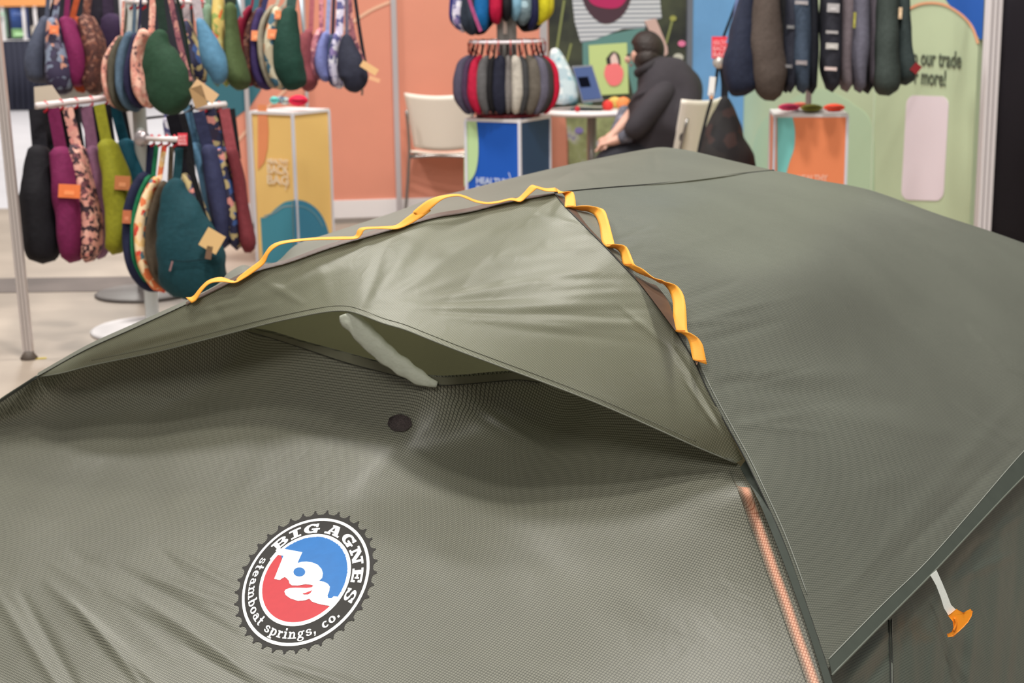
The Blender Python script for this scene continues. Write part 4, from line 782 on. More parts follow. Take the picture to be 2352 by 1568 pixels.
# coat
loft('coat', [(1492, 150, 60), (1500, 162, 92), (1516, 185, 138), (1527, 215, 166), (1528, 250, 164), (1518, 290, 158), (1505, 330, 142), (1498, 375, 140), (1500, 410, 150)], 9.3, .50, COATM, pr, n=28, ridge=.012)
skin('coat_sleeve', [D(1540, 196, 9.16), D(1500, 240, 9.05), D(1462, 292, 9.02), D(1440, 312, 9.06)], [(0, 1), (1, 2), (2, 3)], [.075, .082, .07, .055], COATM, pr)
MB().tube(catmull([D(1466, 168, 9.24), D(1484, 158, 9.15), D(1512, 142, 9.2), D(1520, 140, 9.34), D(1500, 145, 9.45)], 20), .03, 12).obj('collar', plain((44, 40, 44), .85, name='dark_collar'), pr, True)
skin('grey_sleeve', [D(1452, 300, 9.07), D(1436, 314, 9.08), D(1418, 321, 9.1)], [(0, 1), (1, 2)], [.045, .04, .036], floral([(104, 104, 116), (140, 140, 152), (86, 86, 98)], 40), pr)
skin('grey_sleeve', [D(1440, 246, 9.62), D(1428, 282, 9.56), D(1412, 312, 9.47)], [(0, 1), (1, 2)], [.05, .05, .042], floral([(104, 104, 116), (140, 140, 152), (86, 86, 98)], 40), pr)
TRO = plain((38, 38, 46), .85, name='dark_trousers')
for s_ in ('N', 'F'):
    skin('trouser_leg', [J['hip'+s_][0], J['kn'+s_][0], J['an'+s_][0]+np.array([0, 0, .05])], [(0, 1), (1, 2)], [.115, .078, .055], TRO, pr)
    an, to = J['an'+s_][0], J['to'+s_][0]; an = np.array([an[0], an[1], .05]); to = np.array([to[0], to[1], .035])
    skin('shoe', [an+np.array([.03, 0, -.01]), (an+to)/2, to-np.array([.03, 0, 0])], [(0, 1), (1, 2)], [.045, .045, .035], plain((30, 28, 30), .5, name='black_leather'), pr)
# ================================================================== far booth at the top left
fb = D(60, 200, 21); fbx = thing('drape_table', 'dark navy draped table far off at the top left', 'table', (fb[0], fb[1], 0))
V = []; a0, a1 = D(14, 96, 21)[0], D(118, 96, 21)[0]; zt = D(60, 94, 21)[2]; n = 40
for i in range(n):
    x = a0+(a1-a0)*i/(n-1); y = fb[1]+.02*math.sin(i*1.3); V += [(x, y, .01), (x, y, zt)]
dm = plain((44, 46, 62), .85, name='navy_drape'); o = mk('drape', V, [(2*i, 2*i+2, 2*i+3, 2*i+1) for i in range(n-1)], dm, fbx); solid(o, .02)
MB().box(((a0+a1)/2, fb[1]+.35, zt-.01), a1-a0, .7, .03).obj('tabletop', dm, fbx)
su = thing('product_shelf', 'white framed product shelf with orange header, far off at the top left', 'shelf', (fb[0], fb[1]+.4, zt)); ysu = fb[1]+.3
def X21(px, d=21.3): return D(px, 50, d)[0]
for px in (-30, 18, 66, 92, 128): MB().box((X21(px), ysu, zt+.5), .04, .04, 1.0).obj('upright', WHITE, su)
hz = D(60, 8, 21.3)[2]
MB().box((X21(45), ysu-.03, hz+.04), 1.0, .03, .15).obj('header', plain((236, 160, 96), .6, name='orange_header'), su)
MB().box((X21(45), ysu+.1, D(60, 93, 21.3)[2]), 1.0, .3, .03).obj('shelf_board', WHITE, su)
for k, (a, b2, y0, y1, c, lb) in enumerate(((24, 62, 20, 88, (74, 104, 176), 'blue product box on the far shelf'), (28, 60, 66, 86, (132, 176, 120), 'green product box low on the far shelf'), (70, 90, 20, 58, (40, 40, 48), 'black product box on the far shelf'), (-4, 14, 20, 86, (120, 150, 130), 'pale green product box at the left of the far shelf'), (72, 104, 60, 88, (198, 188, 176), 'cream product box at the right of the far shelf'))):
    A, B = D(a, y0, 21.25-.05*k), D(b2, y1, 21.25-.05*k); w_ = B[0]-A[0]; h = A[2]-B[2]
    bo = MB().box(((A[0]+B[0])/2, A[1], (A[2]+B[2])/2), w_, .05, h).obj('product_box', plain(c, .6, name='carton')); tag(bo, lb, 'box', 'product boxes on the far shelf')
    ORG[bo.name] = np.zeros(3); card('print', [(a+5, y0+8), (b2-5, y0+8), (b2-5, y0+16), (a+5, y0+16)], 21.18-.05*k, plain(tuple(min(255, v+50) for v in c), .6, name='carton_print'), bo, .002)
wf = MB().box((-6, 35, 1.5), 34, .1, 3.2).obj('wall_far', plain((92, 92, 104), .8, noise=.3, nscale=.8, name='far_drapes')); wf['kind'] = 'structure'
# ================================================================== the tent
CELL, LINE = (150, 148, 132), (98, 98, 86)
M_FRONT = ripstop('front_ripstop', (127, 127, 113), (62, 63, 53), sp=.005, rot=.05, trans=.22, rough=.45)
M_HOOD = ripstop('hood_ripstop', (142, 143, 123), (92, 94, 79), sp=.0038, rot=.5, trans=.3, rough=.42, tcol=(170, 170, 138))
M_SIDE = ripstop('side_ripstop', (128, 130, 119), (82, 87, 79), sp=.0044, rot=.5, trans=.2, rough=.42)
M_REAR = ripstop('rear_ripstop', (126, 127, 115), (98, 100, 90), rot=.3, trans=.25, rough=.5, tcol=(170, 170, 138))
M_DOOR = ripstop('door_ripstop', (104, 112, 102), (74, 82, 74), sp=.0044, rot=.12, trans=.15, rough=.35)
M_IN = ripstop('inner_cloth', (198, 200, 182), (194, 196, 178), trans=.5, rough=.8)
M_SEAM = plain((34, 36, 32), .6, name='seam_thread'); M_STI = plain((150, 154, 146), .6, name='pale_stitch'); M_TAPE = plain((92, 92, 76), .6, noise=.08, nscale=30, name='seam_tape')
M_DGR = plain((64, 70, 63), .5, noise=.06, nscale=30, name='dark_edge_cloth')
base = Z(900, 1300, 0)
TENT = thing('tent', 'olive grey dome tent with orange webbing along its ridges and a round gear shaped logo', 'tent', (0.2, 3.6, 0))
zl = [(-450, .0), (-300, .2), (-150, .345), (0, .475), (84, .55), (200, .64), (305, .70), (428, .77), (573, .83), (764, .91), (999, .97), (1274, 1.02)]
def zLP(x): return float(np.interp(x, [a for a, _ in zl], [b for _, b in zl]))
def refit(pts, deg):
    """draw the pole or seam as one smooth bend: same sight lines, depth eased by a polynomial"""
    P = np.array([Z(*p) for p in pts]); d = (P-CAM)@Fv; t = np.r_[0, np.cumsum(np.linalg.norm(np.diff(P, axis=0), axis=1))]; t /= t[-1]
    w_ = np.ones(len(t)); w_[0] = w_[-1] = 40; c = np.polyfit(t, d, deg, w=w_); dn_ = np.polyval(c, t)
    return [(p[0], p[1], float(D(p[0], p[1], q)[2])) for p, q in zip(pts, dn_)]
LPp = [(84, 866), (196, 804), (305, 755), (428, 699), (573, 629), (664, 602), (764, 567), (893, 529), (999, 499), (1075, 487), (1160, 466), (1274, 444)]
lz_ = refit([(x, y, zLP(x)) for x, y in LPp], 3); zl = zl[:4]+[(x, z) for x, y, z in lz_]
LP = [Z(x, y, zLP(x)) for x, y in LPp]
RPz = [(1274, 444, 1.02), (1297, 473, 1.0), (1344, 520, .975), (1388, 564, .955), (1432, 610, .93), (1473, 655, .905), (1511, 705, .88), (1550, 758, .85), (1591, 822, .80), (1627, 898, .74), (1666, 971, .68), (1710, 1050, .62), (1745, 1123, .59), (1794, 1231, .533), (1843, 1363, .463), (1901, 1535, .375), (1940, 1660, .315)]
RPz = refit(RPz, 3)
def zRP(y): return float(np.interp(y, [p[1] for p in RPz], [p[2] for p in RPz]))
RP = [Z(*p) for p in RPz]
APEX = RP[0]
# ---- front panel
left_b = [Z(84, 868, .545), Z(0, 924, .47), Z(-110, 1000, .37), Z(-260, 1130, .25), Z(-380, 1300, .18), Z(-470, 1640, 0.1)]
top_f = [Z(84, 868, .545), Z(200, 826, .592), Z(350, 792, .64), Z(480, 764, .675), Z(591, 754, .69), Z(700, 783, .688), Z(800, 810, .685), Z(899, 837, .682), Z(960, 855, .68), Z(1004, 862, .68), Z(1060, 860, .68), Z(1180, 852, .678), Z(1300, 872, .665), Z(1400, 912, .66), Z(1550, 983, .64), Z(1698, 1066, .610)]
right_f = [Z(1698, 1066, .610), Z(1735, 1140, .582), Z(1786, 1250, .524), Z(1836, 1380, .455), Z(1893, 1545, .371), Z(1925, 1640, .325)]
bot_f = [Z(-470, 1640, .1), Z(0, 1660, .20), Z(700, 1690, .27), Z(1300, 1670, .31), Z(1925, 1640, .325)]
G = coons(top_f, bot_f, left_b, right_f, 190, 330)
vv_ = np.linspace(0, 1, 190)[:, None]/.14; uu_ = np.linspace(0, 1, 330)[None]
G[:, :, 2] -= .075*vv_*np.exp(1-vv_)*np.clip(np.sin(math.pi*uu_), 0, 1)**.6
FC = [(-40, 1320, 150, 1600, 10, 7), (40, 1350, 190, 1600, 9, -6), (100, 1330, 390, 1600, 11, 8), (170, 1390, 340, 1590, 6, 6), (190, 1290, 620, 1560, 16, 6), (250, 1290, 560, 1470, 12, -5), (300, 1360, 640, 1600, 12, 6), (330, 1320, 560, 1400, 9, 4),
      (380, 1260, 560, 1360, 9, 3.5), (150, 1260, 420, 1420, 14, -5), (-200, 1400, 60, 1650, 14, 8), (560, 1500, 900, 1600, 10, 4), (420, 1480, 700, 1640, 10, -4), (900, 1180, 1250, 1500, 26, 3), (1100, 1150, 1500, 1500, 30, -3),
      (1010, 890, 1190, 1010, 9, -5), (1030, 890, 1330, 1040, 13, -8), (1050, 905, 1260, 1040, 8, 5), (1100, 900, 1420, 1060, 14, -6), (1010, 890, 960, 980, 16, -6), (1200, 1010, 1560, 1180, 26, -4), (1500, 1100, 1680, 1075, 10, 3), (1400, 1090, 1690, 1072, 8, -3),
      (130, 884, 760, 985, 12, 5), (100, 880, 500, 930, 8, -5), (250, 905, 1000, 1040, 14, -4), (300, 1000, 420, 1300, 30, -3), (620, 1040, 540, 1180, 20, 2), (940, 1500, 1400, 1568, 14, 3), (1300, 1300, 1700, 1500, 30, 3)]
for k in range(18):
    a = rng.uniform(.45, .8); x, y = rng.uniform(-100, 560), rng.uniform(1230, 1540); l = rng.uniform(80, 260); FC.append((x, y, x+l*math.cos(a), y+l*math.sin(a), rng.uniform(5, 10), rng.uniform(-3, 3)))
FC = [(a, b, c, d_, w_*1.35, am*.62) for a, b, c, d_, w_, am in FC]
G = crease(G, FC)
fp = patch('front_panel', G, M_FRONT, TENT, 0)
sk_t = catmull(bot_f, 120); sk_b = sk_t+np.array([-.06, -.16, 0]); sk_b[:, 2] = .008
patch('front_panel_foot', coons(list(sk_t), list(sk_b), [sk_t[0], sk_b[0]], [sk_t[-1], sk_b[-1]], 16, 120), M_FRONT, TENT, 0)
BV = BVHTree.FromPolygons([tuple(p) for p in G.reshape(-1, 3)], grid_faces(*G.shape[:2]))
def onfront(px, py, off=.001):
    r = ray(px, py); h = BV.ray_cast(Vector(CAM), Vector(norm(r)))
    if h[0] is None: return Z(px, py, .4)
    return lift(np.array(h[0]), off)
# vent edge tape, V-shaped
ve_lo = [(559, 759), (625, 777), (700, 801), (794, 832), (880, 855), (958, 876), (1014, 884), (1070, 882), (1149, 875), (1192, 872), (1240, 878)]
ve_hi = [(590, 754.5), (640, 767), (700, 784), (794, 808), (880, 832), (956, 853), (1008, 863), (1070, 861), (1149, 855), (1184, 853), (1236, 862)]
strip('vent_edge_tape', [onfront(*p, .006) for p in ve_lo], [onfront(p[0], p[1]+3, .008) for p in ve_hi], M_TAPE, TENT)
cord('vent_edge_stitch', [onfront(x, y, .007) for x, y in ve_lo], .0008, M_SEAM, TENT)
# cloth seen inside the vent
gi_t = [Z(500, 735, .68), Z(640, 705, .72), Z(850, 695, .73), Z(1100, 750, .72), Z(1300, 840, .68)]
gi_b = [Z(500, 800, .62), Z(640, 860, .60), Z(850, 920, .57), Z(1100, 930, .57), Z(1300, 960, .58)]
Gi = coons(gi_t, gi_b, [gi_t[0], gi_b[0]], [gi_t[-1], gi_b[-1]], 20, 50)
# push it behind the vent edge
Gi = Gi+np.array([0, .14, -.02]); patch('inner_wall', Gi, M_IN, TENT)
# ---- hood
HEMp = [(84, 866, .548), (140, 857, .575), (210, 839, .60), (351, 810, .65), (440, 788, .68), (526, 766, .71), (620, 742, .745), (700, 725, .775), (738, 718, .79), (771, 714, .80), (802, 715, .805), (833, 724, .805), (879, 742, .80), (930, 757, .795), (988, 780, .785), (1057, 807, .77), (1146, 840, .75), (1260, 882, .725), (1380, 929, .70), (1500, 981, .67), (1598, 1025, .64), (1690, 1063, .615)]
HEMp = refit(HEMp, 6)
HEM = [Z(*p) for p in HEMp]
cA = catmull(LP, 150); kR = 11
RPh = RP[:12]; RPh[-1] = Z(1692, 1060, .618)
RPh = RP[:11]+[Z(1706, 1054, .618)]
cB = catmull(RPh, 110)
top_h = np.vstack([cA, cB[1:]])
Hc = catmull(HEM, 600); hx = proj(Hc)[0]; isp = int(np.argmin(abs(hx-960)))
def resamp(P, n):
    s = np.r_[0, np.cumsum(np.linalg.norm(np.diff(P, axis=0), axis=1))]; u = np.linspace(0, s[-1], n); return np.stack([np.interp(u, s, P[:, j]) for j in range(3)], 1)
bot_h = np.vstack([resamp(Hc[:isp+1], 150), resamp(Hc[isp:], 110)[1:]])
nv = 90; v = np.linspace(0, 1, nv)[:, None, None]
Gh = (1-v)*top_h[None]+v*bot_h[None]
u = np.linspace(0, 1, Gh.shape[1])[None, :]; vv = v[:, :, 0]
Gh = Gh+normals(Gh)*((.012*np.sin(math.pi*vv)*np.sin(math.pi*u)))[..., None]
HC = []
for (x1, y1, wd, am) in ((960, 560, 16, 4), (1010, 600, 10, -3), (1100, 560, 14, 4), (1150, 590, 10, -3.5), (1250, 560, 16, 4.5), (1300, 610, 10, -4), (1380, 620, 12, 4), (1420, 660, 9, -4), (1450, 700, 12, 4), (1480, 730, 7, -4), (1350, 760, 12, 3.5), (1500, 790, 9, -2.5), (880, 570, 12, -3)):
    HC.append((835, 712, x1, y1, wd, am))
for (a) in ((1180, 560, 1400, 530, 9, -3), (1100, 600, 1440, 560, 8, 3), (1180, 520, 1330, 500, 7, -2.5), (1230, 490, 1340, 520, 7, 3), (1000, 560, 1260, 480, 12, -3), (900, 640, 1230, 510, 14, 3), (560, 690, 830, 600, 14, 3), (640, 660, 700, 600, 10, -4), (600, 640, 700, 700, 8, 4), (660, 630, 640, 700, 7, -3),
            (300, 790, 620, 700, 10, 4), (180, 840, 420, 770, 8, -3), (420, 720, 560, 690, 8, 3), (1540, 790, 1600, 880, 7, -4), (1580, 850, 1690, 1040, 6, -4), (1570, 870, 1660, 1000, 6, 3), (1180, 640, 1500, 640, 7, -2), (1120, 680, 1520, 670, 8, 2.5), (1180, 720, 1540, 705, 8, -2.5), (1250, 750, 1560, 740, 7, 2), (860, 690, 1480, 750, 9, 2.5), (1420, 700, 1540, 800, 8, 3), (480, 680, 520, 750, 6, -2.5), (730, 600, 760, 700, 14, 2)): HC.append(a)
HC = [(a, b, c, d_, w_*1.1, am*.7) for a, b, c, d_, w_, am in HC]
Gh = crease(Gh, HC)
hood = patch('vent_hood', Gh, M_HOOD, TENT, 0)
cord('hood_hem', [lift(p, .001) for p in HEM], .0016, plain((104, 106, 94), .6, name='hem_cloth'), hood)
BVh = BVHTree.FromPolygons([tuple(p) for p in Gh.reshape(-1, 3)], grid_faces(*Gh.shape[:2]))
def onhood(px, py, off=.0012):
    h = BVh.ray_cast(Vector(CAM), Vector(norm(ray(px, py)))); return None if h[0] is None else lift(np.array(h[0]), off)
hs = [onhood(x, y-12) for x, y, _ in HEMp[2:-1]]; hs = [p for p in hs if p is not None]; cord('hem_stitch', hs, .0006, plain((100, 101, 88), .6, name='stitch_dark'), hood)
# ---- side panel
TOPs = [(1274, 444, 1.02), (1340, 437, 1.015), (1420, 430, 1.005), (1500, 424, .995), (1600, 413, .975), (1700, 400, .955), (1777, 392, .935)]
SIL2 = [(1777, 392, .935), (1877, 413, .91), (1964, 428, .88), (2029, 446, .86), (2159, 493, .80), (2267, 528, .745), (2352, 558, .70), (2480, 604, .62), (2640, 660, .52)]
HEMs = [(1911, 1550, .365), (2042, 1417, .375), (2147, 1311, .385), (2248, 1203, .392), (2352, 1094, .40), (2500, 950, .41), (2640, 830, .42)]
_ts = refit(TOPs+SIL2[1:], 4); TOPs = _ts[:7]; SIL2 = _ts[6:]; HEMs = refit(HEMs, 2)
top_s = [Z(*p) for p in TOPs]+[Z(*p) for p in SIL2[1:]]
bot_s = [Z(*p) for p in HEMs]
GS = coons(top_s, bot_s, RP[:-1], [Z(2640, 660, .52), Z(2650, 750, .48), Z(2640, 830, .42)], 220, 300)
u = np.linspace(0, 1, 300)[None]; vv = np.linspace(0, 1, 220)[:, None]
for _ in range(300):
    GS[1:-1, 1:-1] = .25*(GS[:-2, 1:-1]+GS[2:, 1:-1]+GS[1:-1, :-2]+GS[1:-1, 2:])
GS = GS+normals(GS)*(.05*np.sin(math.pi*vv)*np.sin(math.pi*u**.8))[..., None]
SCs = [(1520, 640, 2150, 700, 75, 20), (1480, 520, 1950, 560, 60, -12), (1640, 880, 2100, 930, 22, -7), (1680, 860, 2000, 860, 18, 5), (1600, 790, 1800, 740, 9, -4), (1580, 740, 1760, 700, 9, 3.5), (1560, 690, 1700, 650, 8, -3), (1900, 950, 2250, 1010, 20, 4), (1980, 1060, 2352, 1090, 26, -4), (2352, 900, 1900, 1400, 18, 4), (2352, 1010, 2050, 1290, 10, -4), (1950, 1130, 2300, 1020, 22, 3), (1420, 470, 1620, 480, 9, 2.5), (1420, 500, 1500, 520, 7, -2)]
for k in range(22):
    x, y, _ = RPz[rng.randint(3, 11)]; y += rng.uniform(-20, 20); a = rng.uniform(-.38, .1); l = rng.uniform(90, 330); SCs.append((x+8, y, x+l*math.cos(a), y+l*math.sin(a), rng.uniform(4, 9), rng.uniform(-2.6, 2.6)))
for k in range(8):
    x, y = rng.uniform(2150, 2350), rng.uniform(600, 1000); a = rng.uniform(.3, .9); l = rng.uniform(80, 200); SCs.append((x, y, x+l*math.cos(a), y+l*math.sin(a), 6, rng.uniform(-2, 2)))
SCs = [(a, b, c, d_, w_*1.25, am*(.5 if i < 16 and abs(am) < 11 else .9)) for i, (a, b, c, d_, w_, am) in enumerate(SCs)]
GS = crease(GS, SCs)
side = patch('side_panel', GS, M_SIDE, TENT, 0)
BVs = BVHTree.FromPolygons([tuple(p) for p in GS.reshape(-1, 3)], grid_faces(*GS.shape[:2]))
def onside(px, py, off=.0012):
    h = BVs.ray_cast(Vector(CAM), Vector(norm(ray(px, py)))); return None if h[0] is None else lift(np.array(h[0]), off)
# ---- rear roof
PR = [((84, 866), (87, 856, .552)), ((196, 804), (200, 792, .635)), ((305, 755), (310, 742, .70)), ((428, 699), (428, 689, .76)), ((490, 668), (500, 652, .765)), ((530, 650), (522, 628, .755)), ((552, 638), (556, 609, .75)), ((573, 629), (580, 613, .765)), ((600, 622), (604, 617, .79)), ((640, 609), (640, 598, .795)), ((690, 593), (682, 561, .79)), ((764, 567), (755, 536, .815)), ((830, 548), (823, 514, .83)), ((893, 529), (911, 485, .865)), ((950, 512), (999, 453, .885)), ((1020, 497), (1065, 437, .90)), ((1110, 480), (1191, 405, .93)), ((1200, 458), (1302, 379, .95))]
PR = [((a[0], a[1], zLP(a[0])), b) for a, b in PR]+[((1274, 444, 1.02), (1400, 358, .965)), ((1340, 437, 1.015), (1480, 343, .975)), ((1420, 430, 1.005), (1525, 338, .98)), ((1500, 424, .995), (1590, 347, .97)), ((1600, 413, .975), (1670, 366, .955)), ((1700, 400, .955), (1730, 380, .945)), ((1777, 392, .935), (1778, 391.4, .935))]
Am = np.array([np.r_[Z(*a), Z(*b)] for a, b in PR]); Q = catmull(Am, None)
v = np.linspace(0, 1, 30)[None, :, None]; GR = (1-v)*Q[:, None, :3]+v*Q[:, None, 3:]
GR = crease(GR, [(1330, 390, 1390, 440, 6, 2), (1330, 385, 1260, 420, 5, -2), (1340, 380, 1450, 400, 6, 2), (1500, 350, 1510, 400, 8, -2), (1000, 470, 1200, 440, 12, 3)])
patch('rear_roof_panel', GR, M_REAR, TENT)
# back of the fly from the skyline down to the floor
sil = np.vstack([Q[:, 3:], catmull([Z(*p) for p in SIL2], 60)[1:]])
outw = np.array([.25, .95, 0]); bk = sil+outw*np.linspace(.95, 1.0, len(sil))[:, None]; bk[:, 2] = 0.01
v = np.linspace(0, 1, 24)[None, :, None]; GB = (1-v)*sil[:, None]+v*bk[:, None]; patch('back_panel', GB, M_REAR, TENT)
# left end of the fly down to the floor, behind the left pole
le = catmull([Z(84, 862, .552), Z(0, 915, .475), Z(-110, 994, .375), Z(-260, 1124, .235), Z(-380, 1290, .115), Z(-450, 1400, .03)], 40); lb = le+np.array([-.25, .95, 0]); lb[:, 2] = .01
patch('end_panel', (1-v)*le[:, None]+v*lb[:, None], M_REAR, TENT)
cord('pole_edge', [Z(84, 864, .552), Z(0, 919, .476), Z(-110, 996, .375)], .003, M_DGR, TENT); cord('edge_seam', [lift(Z(84, 868, .549), .004), lift(Z(0, 923.5, .474), .004), lift(Z(-110, 1000, .372), .004)], .0012, M_SEAM, TENT)
# ---- door side below the hem
hl = catmull([Z(*p) for p in HEMs], 220); hl2 = hl+np.array([-.015, .02, .012]); od = norm(np.array([.42, -.9, 0])); dn = hl+od*.16; dn[:, 2] = .01
nv = 120; v = np.linspace(0, 1, nv)[None, :, None]; GD_ = ((1-v)*hl2[:, None]+v*dn[:, None]).transpose(1, 0, 2)
DC = [(2080, 1400, 2060, 1640, 9, -4), (2160, 1340, 2130, 1640, 10, 5), (2240, 1250, 2200, 1600, 12, -6), (2300, 1200, 2270, 1640, 12, 6), (2340, 1150, 2330, 1640, 12, -6), (2250, 1240, 2352, 1180, 10, 5), (2180, 1330, 2300, 1200, 12, -8), (2200, 1330, 2330, 1270, 10, 6), (2240, 1400, 2215, 1640, 7, 5), (1950, 1560, 2040, 1450, 14, 12), (1990, 1570, 2044, 1500, 10, -8), (2095, 1440, 2100, 1640, 6, 3), (2180, 1470, 2160, 1640, 6, -3), (1940, 1560, 2000, 1640, 8, 6), (2352, 1300, 2300, 1640, 9, 5)]
DC = [(a, b, c, d_, w_*1.2, am*.4) for a, b, c, d_, w_, am in DC]
GD_ = crease(GD_, DC)
door = patch('door_panel', GD_, M_DOOR, TENT)
BVd = BVHTree.FromPolygons([tuple(p) for p in GD_.reshape(-1, 3)], grid_faces(*GD_.shape[:2]))
def ondoor(px, py, off=.0015):
    h = BVd.ray_cast(Vector(CAM), Vector(norm(ray(px, py)))); return None if h[0] is None else lift(np.array(h[0]), off)
for dx, rr_ in ((0, .0012), (5, .0012)):
    zp = [ondoor(2042+dx+k*.6, y) for k, y in enumerate(range(1424, 1640, 24))]; cord('zip_seam', [p for p in zp if p is not None], rr_, M_SEAM, TENT)
zs = [ondoor(2049, y) for y in range(1420, 1640, 24)]; cord('zip_stitch', [p for p in zs if p is not None], .0006, M_STI, TENT)
# hem band of the side panel: raised tape with piping and stitch line
lo = [lift(Z(*p), .003) for p in HEMs[:6]]; hiP = [(1904, 1514), (2030, 1386), (2129, 1290), (2234, 1172), (2352, 1036), (2480, 905)]
hi = [onside(*p, .003) for p in hiP]; hi = [h if h is not None else lift(Z(p[0], p[1], .45), .003) for h, p in zip(hi, hiP)]
strip('hem_band', lo, hi, M_DGR, TENT, .001)
cord('hem_piping', [lift(Z(*p), .006) for p in HEMs], .0019, plain((98, 104, 95), .5, name='piping'), TENT)
cord('hem_stitch', [h+np.array([0, 0, .001]) for h in hi], .0009, M_STI, TENT)
# ---- pole ridges: painted pole glow, seams, stitches
def offs(pts, dx0, dx1, zz=.002):
    return [lift(Z(x+dx0, y, z), zz) for x, y, z in pts], [lift(Z(x+dx1, y, z), zz) for x, y, z in pts]
rr0 = RPz[8:16]
stp = [onside(x+dx, y, .0035) for (x, y, z), dx in zip(RPz[8:16], (9, 10, 11, 11, 11, 11, 11, 10))]; stp = [p for p in stp if p is not None]
cord('ridge_stitch', stp, .0008, M_STI, TENT)
cord('ridge_seam', [lift(p, .002) for p in RP], .0014, M_SEAM, TENT)
cord('ridge_seam', [lift(p, .002) for p in LP], .0012, M_SEAM, TENT)
cord('ridge_seam', [lift(Z(x, y-1, z), .003) for x, y, z in TOPs], .0022, M_SEAM, TENT)
# dark facing strip beside the right pole
zF = lambda L: [(x, y, zRP(y+(0 if x > 1 else 0))-.002) for x, y, z in L]
a_ = [(1700, 1074, .606), (1738, 1142, .582), (1770, 1216, .543), (1803, 1300, .498), (1850, 1430, .430), (1887, 1545, .372), (1915, 1640, .326)]
b_ = [(1712, 1058, .615), (1749, 1131, .587), (1785, 1212, .544), (1822, 1303, .495), (1866, 1430, .429), (1903, 1541, .373), (1936, 1640, .326)]
strip('ridge_facing', [lift(Z(*p), .006) for p in a_], [lift(Z(*p), .003) for p in b_], plain((66, 72, 66), .5, noise=.05, name='facing_cloth'), TENT, .001)
# copper pole pressing through the cloth: its glow painted into the strip's colour
M_GLOW = ripstop('painted_glow_ripstop', (127, 127, 113), (62, 63, 53), sp=.005, trans=.25, glow=((255, 196, 166), (200, 128, 100)))
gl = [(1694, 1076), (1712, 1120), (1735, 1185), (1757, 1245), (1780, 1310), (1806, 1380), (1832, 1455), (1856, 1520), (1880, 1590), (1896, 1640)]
strip('painted_show_through', [onfront(x-20, y, .003) for x, y in gl], [onfront(min(x+12, x+12), y, .006) for x, y in gl], M_GLOW, TENT, 0, across=True)
cpole = plain((206, 110, 64), .3, .6, name='copper_pole')
def inner(pts, dy=.012): return [p+np.array([0, .012, -dy]) for p in pts]
cord('pole', inner(RP[:9], .03), .0052, cpole, TENT, 60, 'copper coloured tent pole under the right ridge'); cord('pole', inner(LP[1:], .03), .0052, cpole, TENT, 60, 'copper coloured tent pole under the left ridge')
M_BRN = plain((76, 54, 40), .5, noise=.12, nscale=40, name='bounce_brown')  # painted brown: pole seen through the cloth plus orange bounce from the webbing
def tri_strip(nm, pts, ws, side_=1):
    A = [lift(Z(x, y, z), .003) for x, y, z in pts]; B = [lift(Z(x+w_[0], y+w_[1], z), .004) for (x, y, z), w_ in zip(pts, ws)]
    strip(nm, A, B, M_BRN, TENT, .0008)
tri_strip('painted_show_through', RPz[0:4], [(2, 0), (12, -4), (12, -14), (3, -4)]); tri_strip('painted_show_through', RPz[1:5], [(2, 0), (34, -16), (26, -22), (2, -2)])
tri_strip('painted_show_through', RPz[3:6], [(2, 0), (14, -10), (3, -4)]); tri_strip('painted_show_through', [(1440, 618, .925), (1473, 655, .905), (1511, 705, .88), (1550, 758, .85)], [(2, 0), (20, -12), (24, -12), (3, 0)]); tri_strip('painted_show_through', RPz[7:9]+[(1600, 838, .79)], [(2, 0), (14, -18), (2, -2)])
lpz = [(x, y, zLP(x)) for x, y in LPp]
strip('painted_show_through', [lift(Z(x, y+1, z), .003) for x, y, z in lpz[3:]], [lift(Z(x-1, y-h, z), .004) for (x, y, z), h in zip(lpz[3:], (5, 9, 7, 9, 9, 8, 9, 8, 1))], M_BRN, TENT, .0008)
# ---- strut that props the hood
STm = plain((164, 168, 154), .55, noise=.06, nscale=30, bump=.5, bscale=30, name='pale_strut_sleeve')
spn = [(800, 718, 44, 3.10), (806, 732, 50, 3.11), (820, 748, 48, 3.13), (850, 780, 50, 3.16), (888, 815, 46, 3.2), (925, 842, 42, 3.23), (960, 865, 36, 3.255), (985, 877, 24, 3.27), (1004, 883, 14, 3.275)]
hoodA = onhood(800, 712); dz0 = (hoodA-CAM)@Fv if hoodA is not None else 3.1; fA = onfront(1000, 888); dz1 = (fA-CAM)@Fv
S = catmull([(x, y, w_) for x, y, w_, _ in spn], 46); V = []; n = 12
for i, (x, y, w_) in enumerate(S):
    t = i/45; d = (dz0+.01)*(1-t)+(dz1-.012)*t; c = D(x, y, d); tn = norm(D(*S[min(i+1, 45)][:2], d)-D(*S[max(i-1, 0)][:2], d)); a = norm(np.cross(tn, Fv)); hw = w_*d/FPX/2*(1+.05*math.sin(i*.9))
    for j in range(n):
        th = 2*math.pi*j/n; V.append(c+a*hw*math.cos(th)*(1+.04*math.sin(i*.7+j))+Fv*(.010*(1-.5*t)+.002*math.sin(i*1.1+j*2))*math.sin(th))
F = [(i*n+j, i*n+(j+1) % n, (i+1)*n+(j+1) % n, (i+1)*n+j) for i in range(45) for j in range(n)]+[tuple(range(n))[::-1], tuple(45*n+j for j in range(n))]
mk('hood_strut', V, F, STm, TENT, True, label='pale grey fabric covered strut propping up the hood')
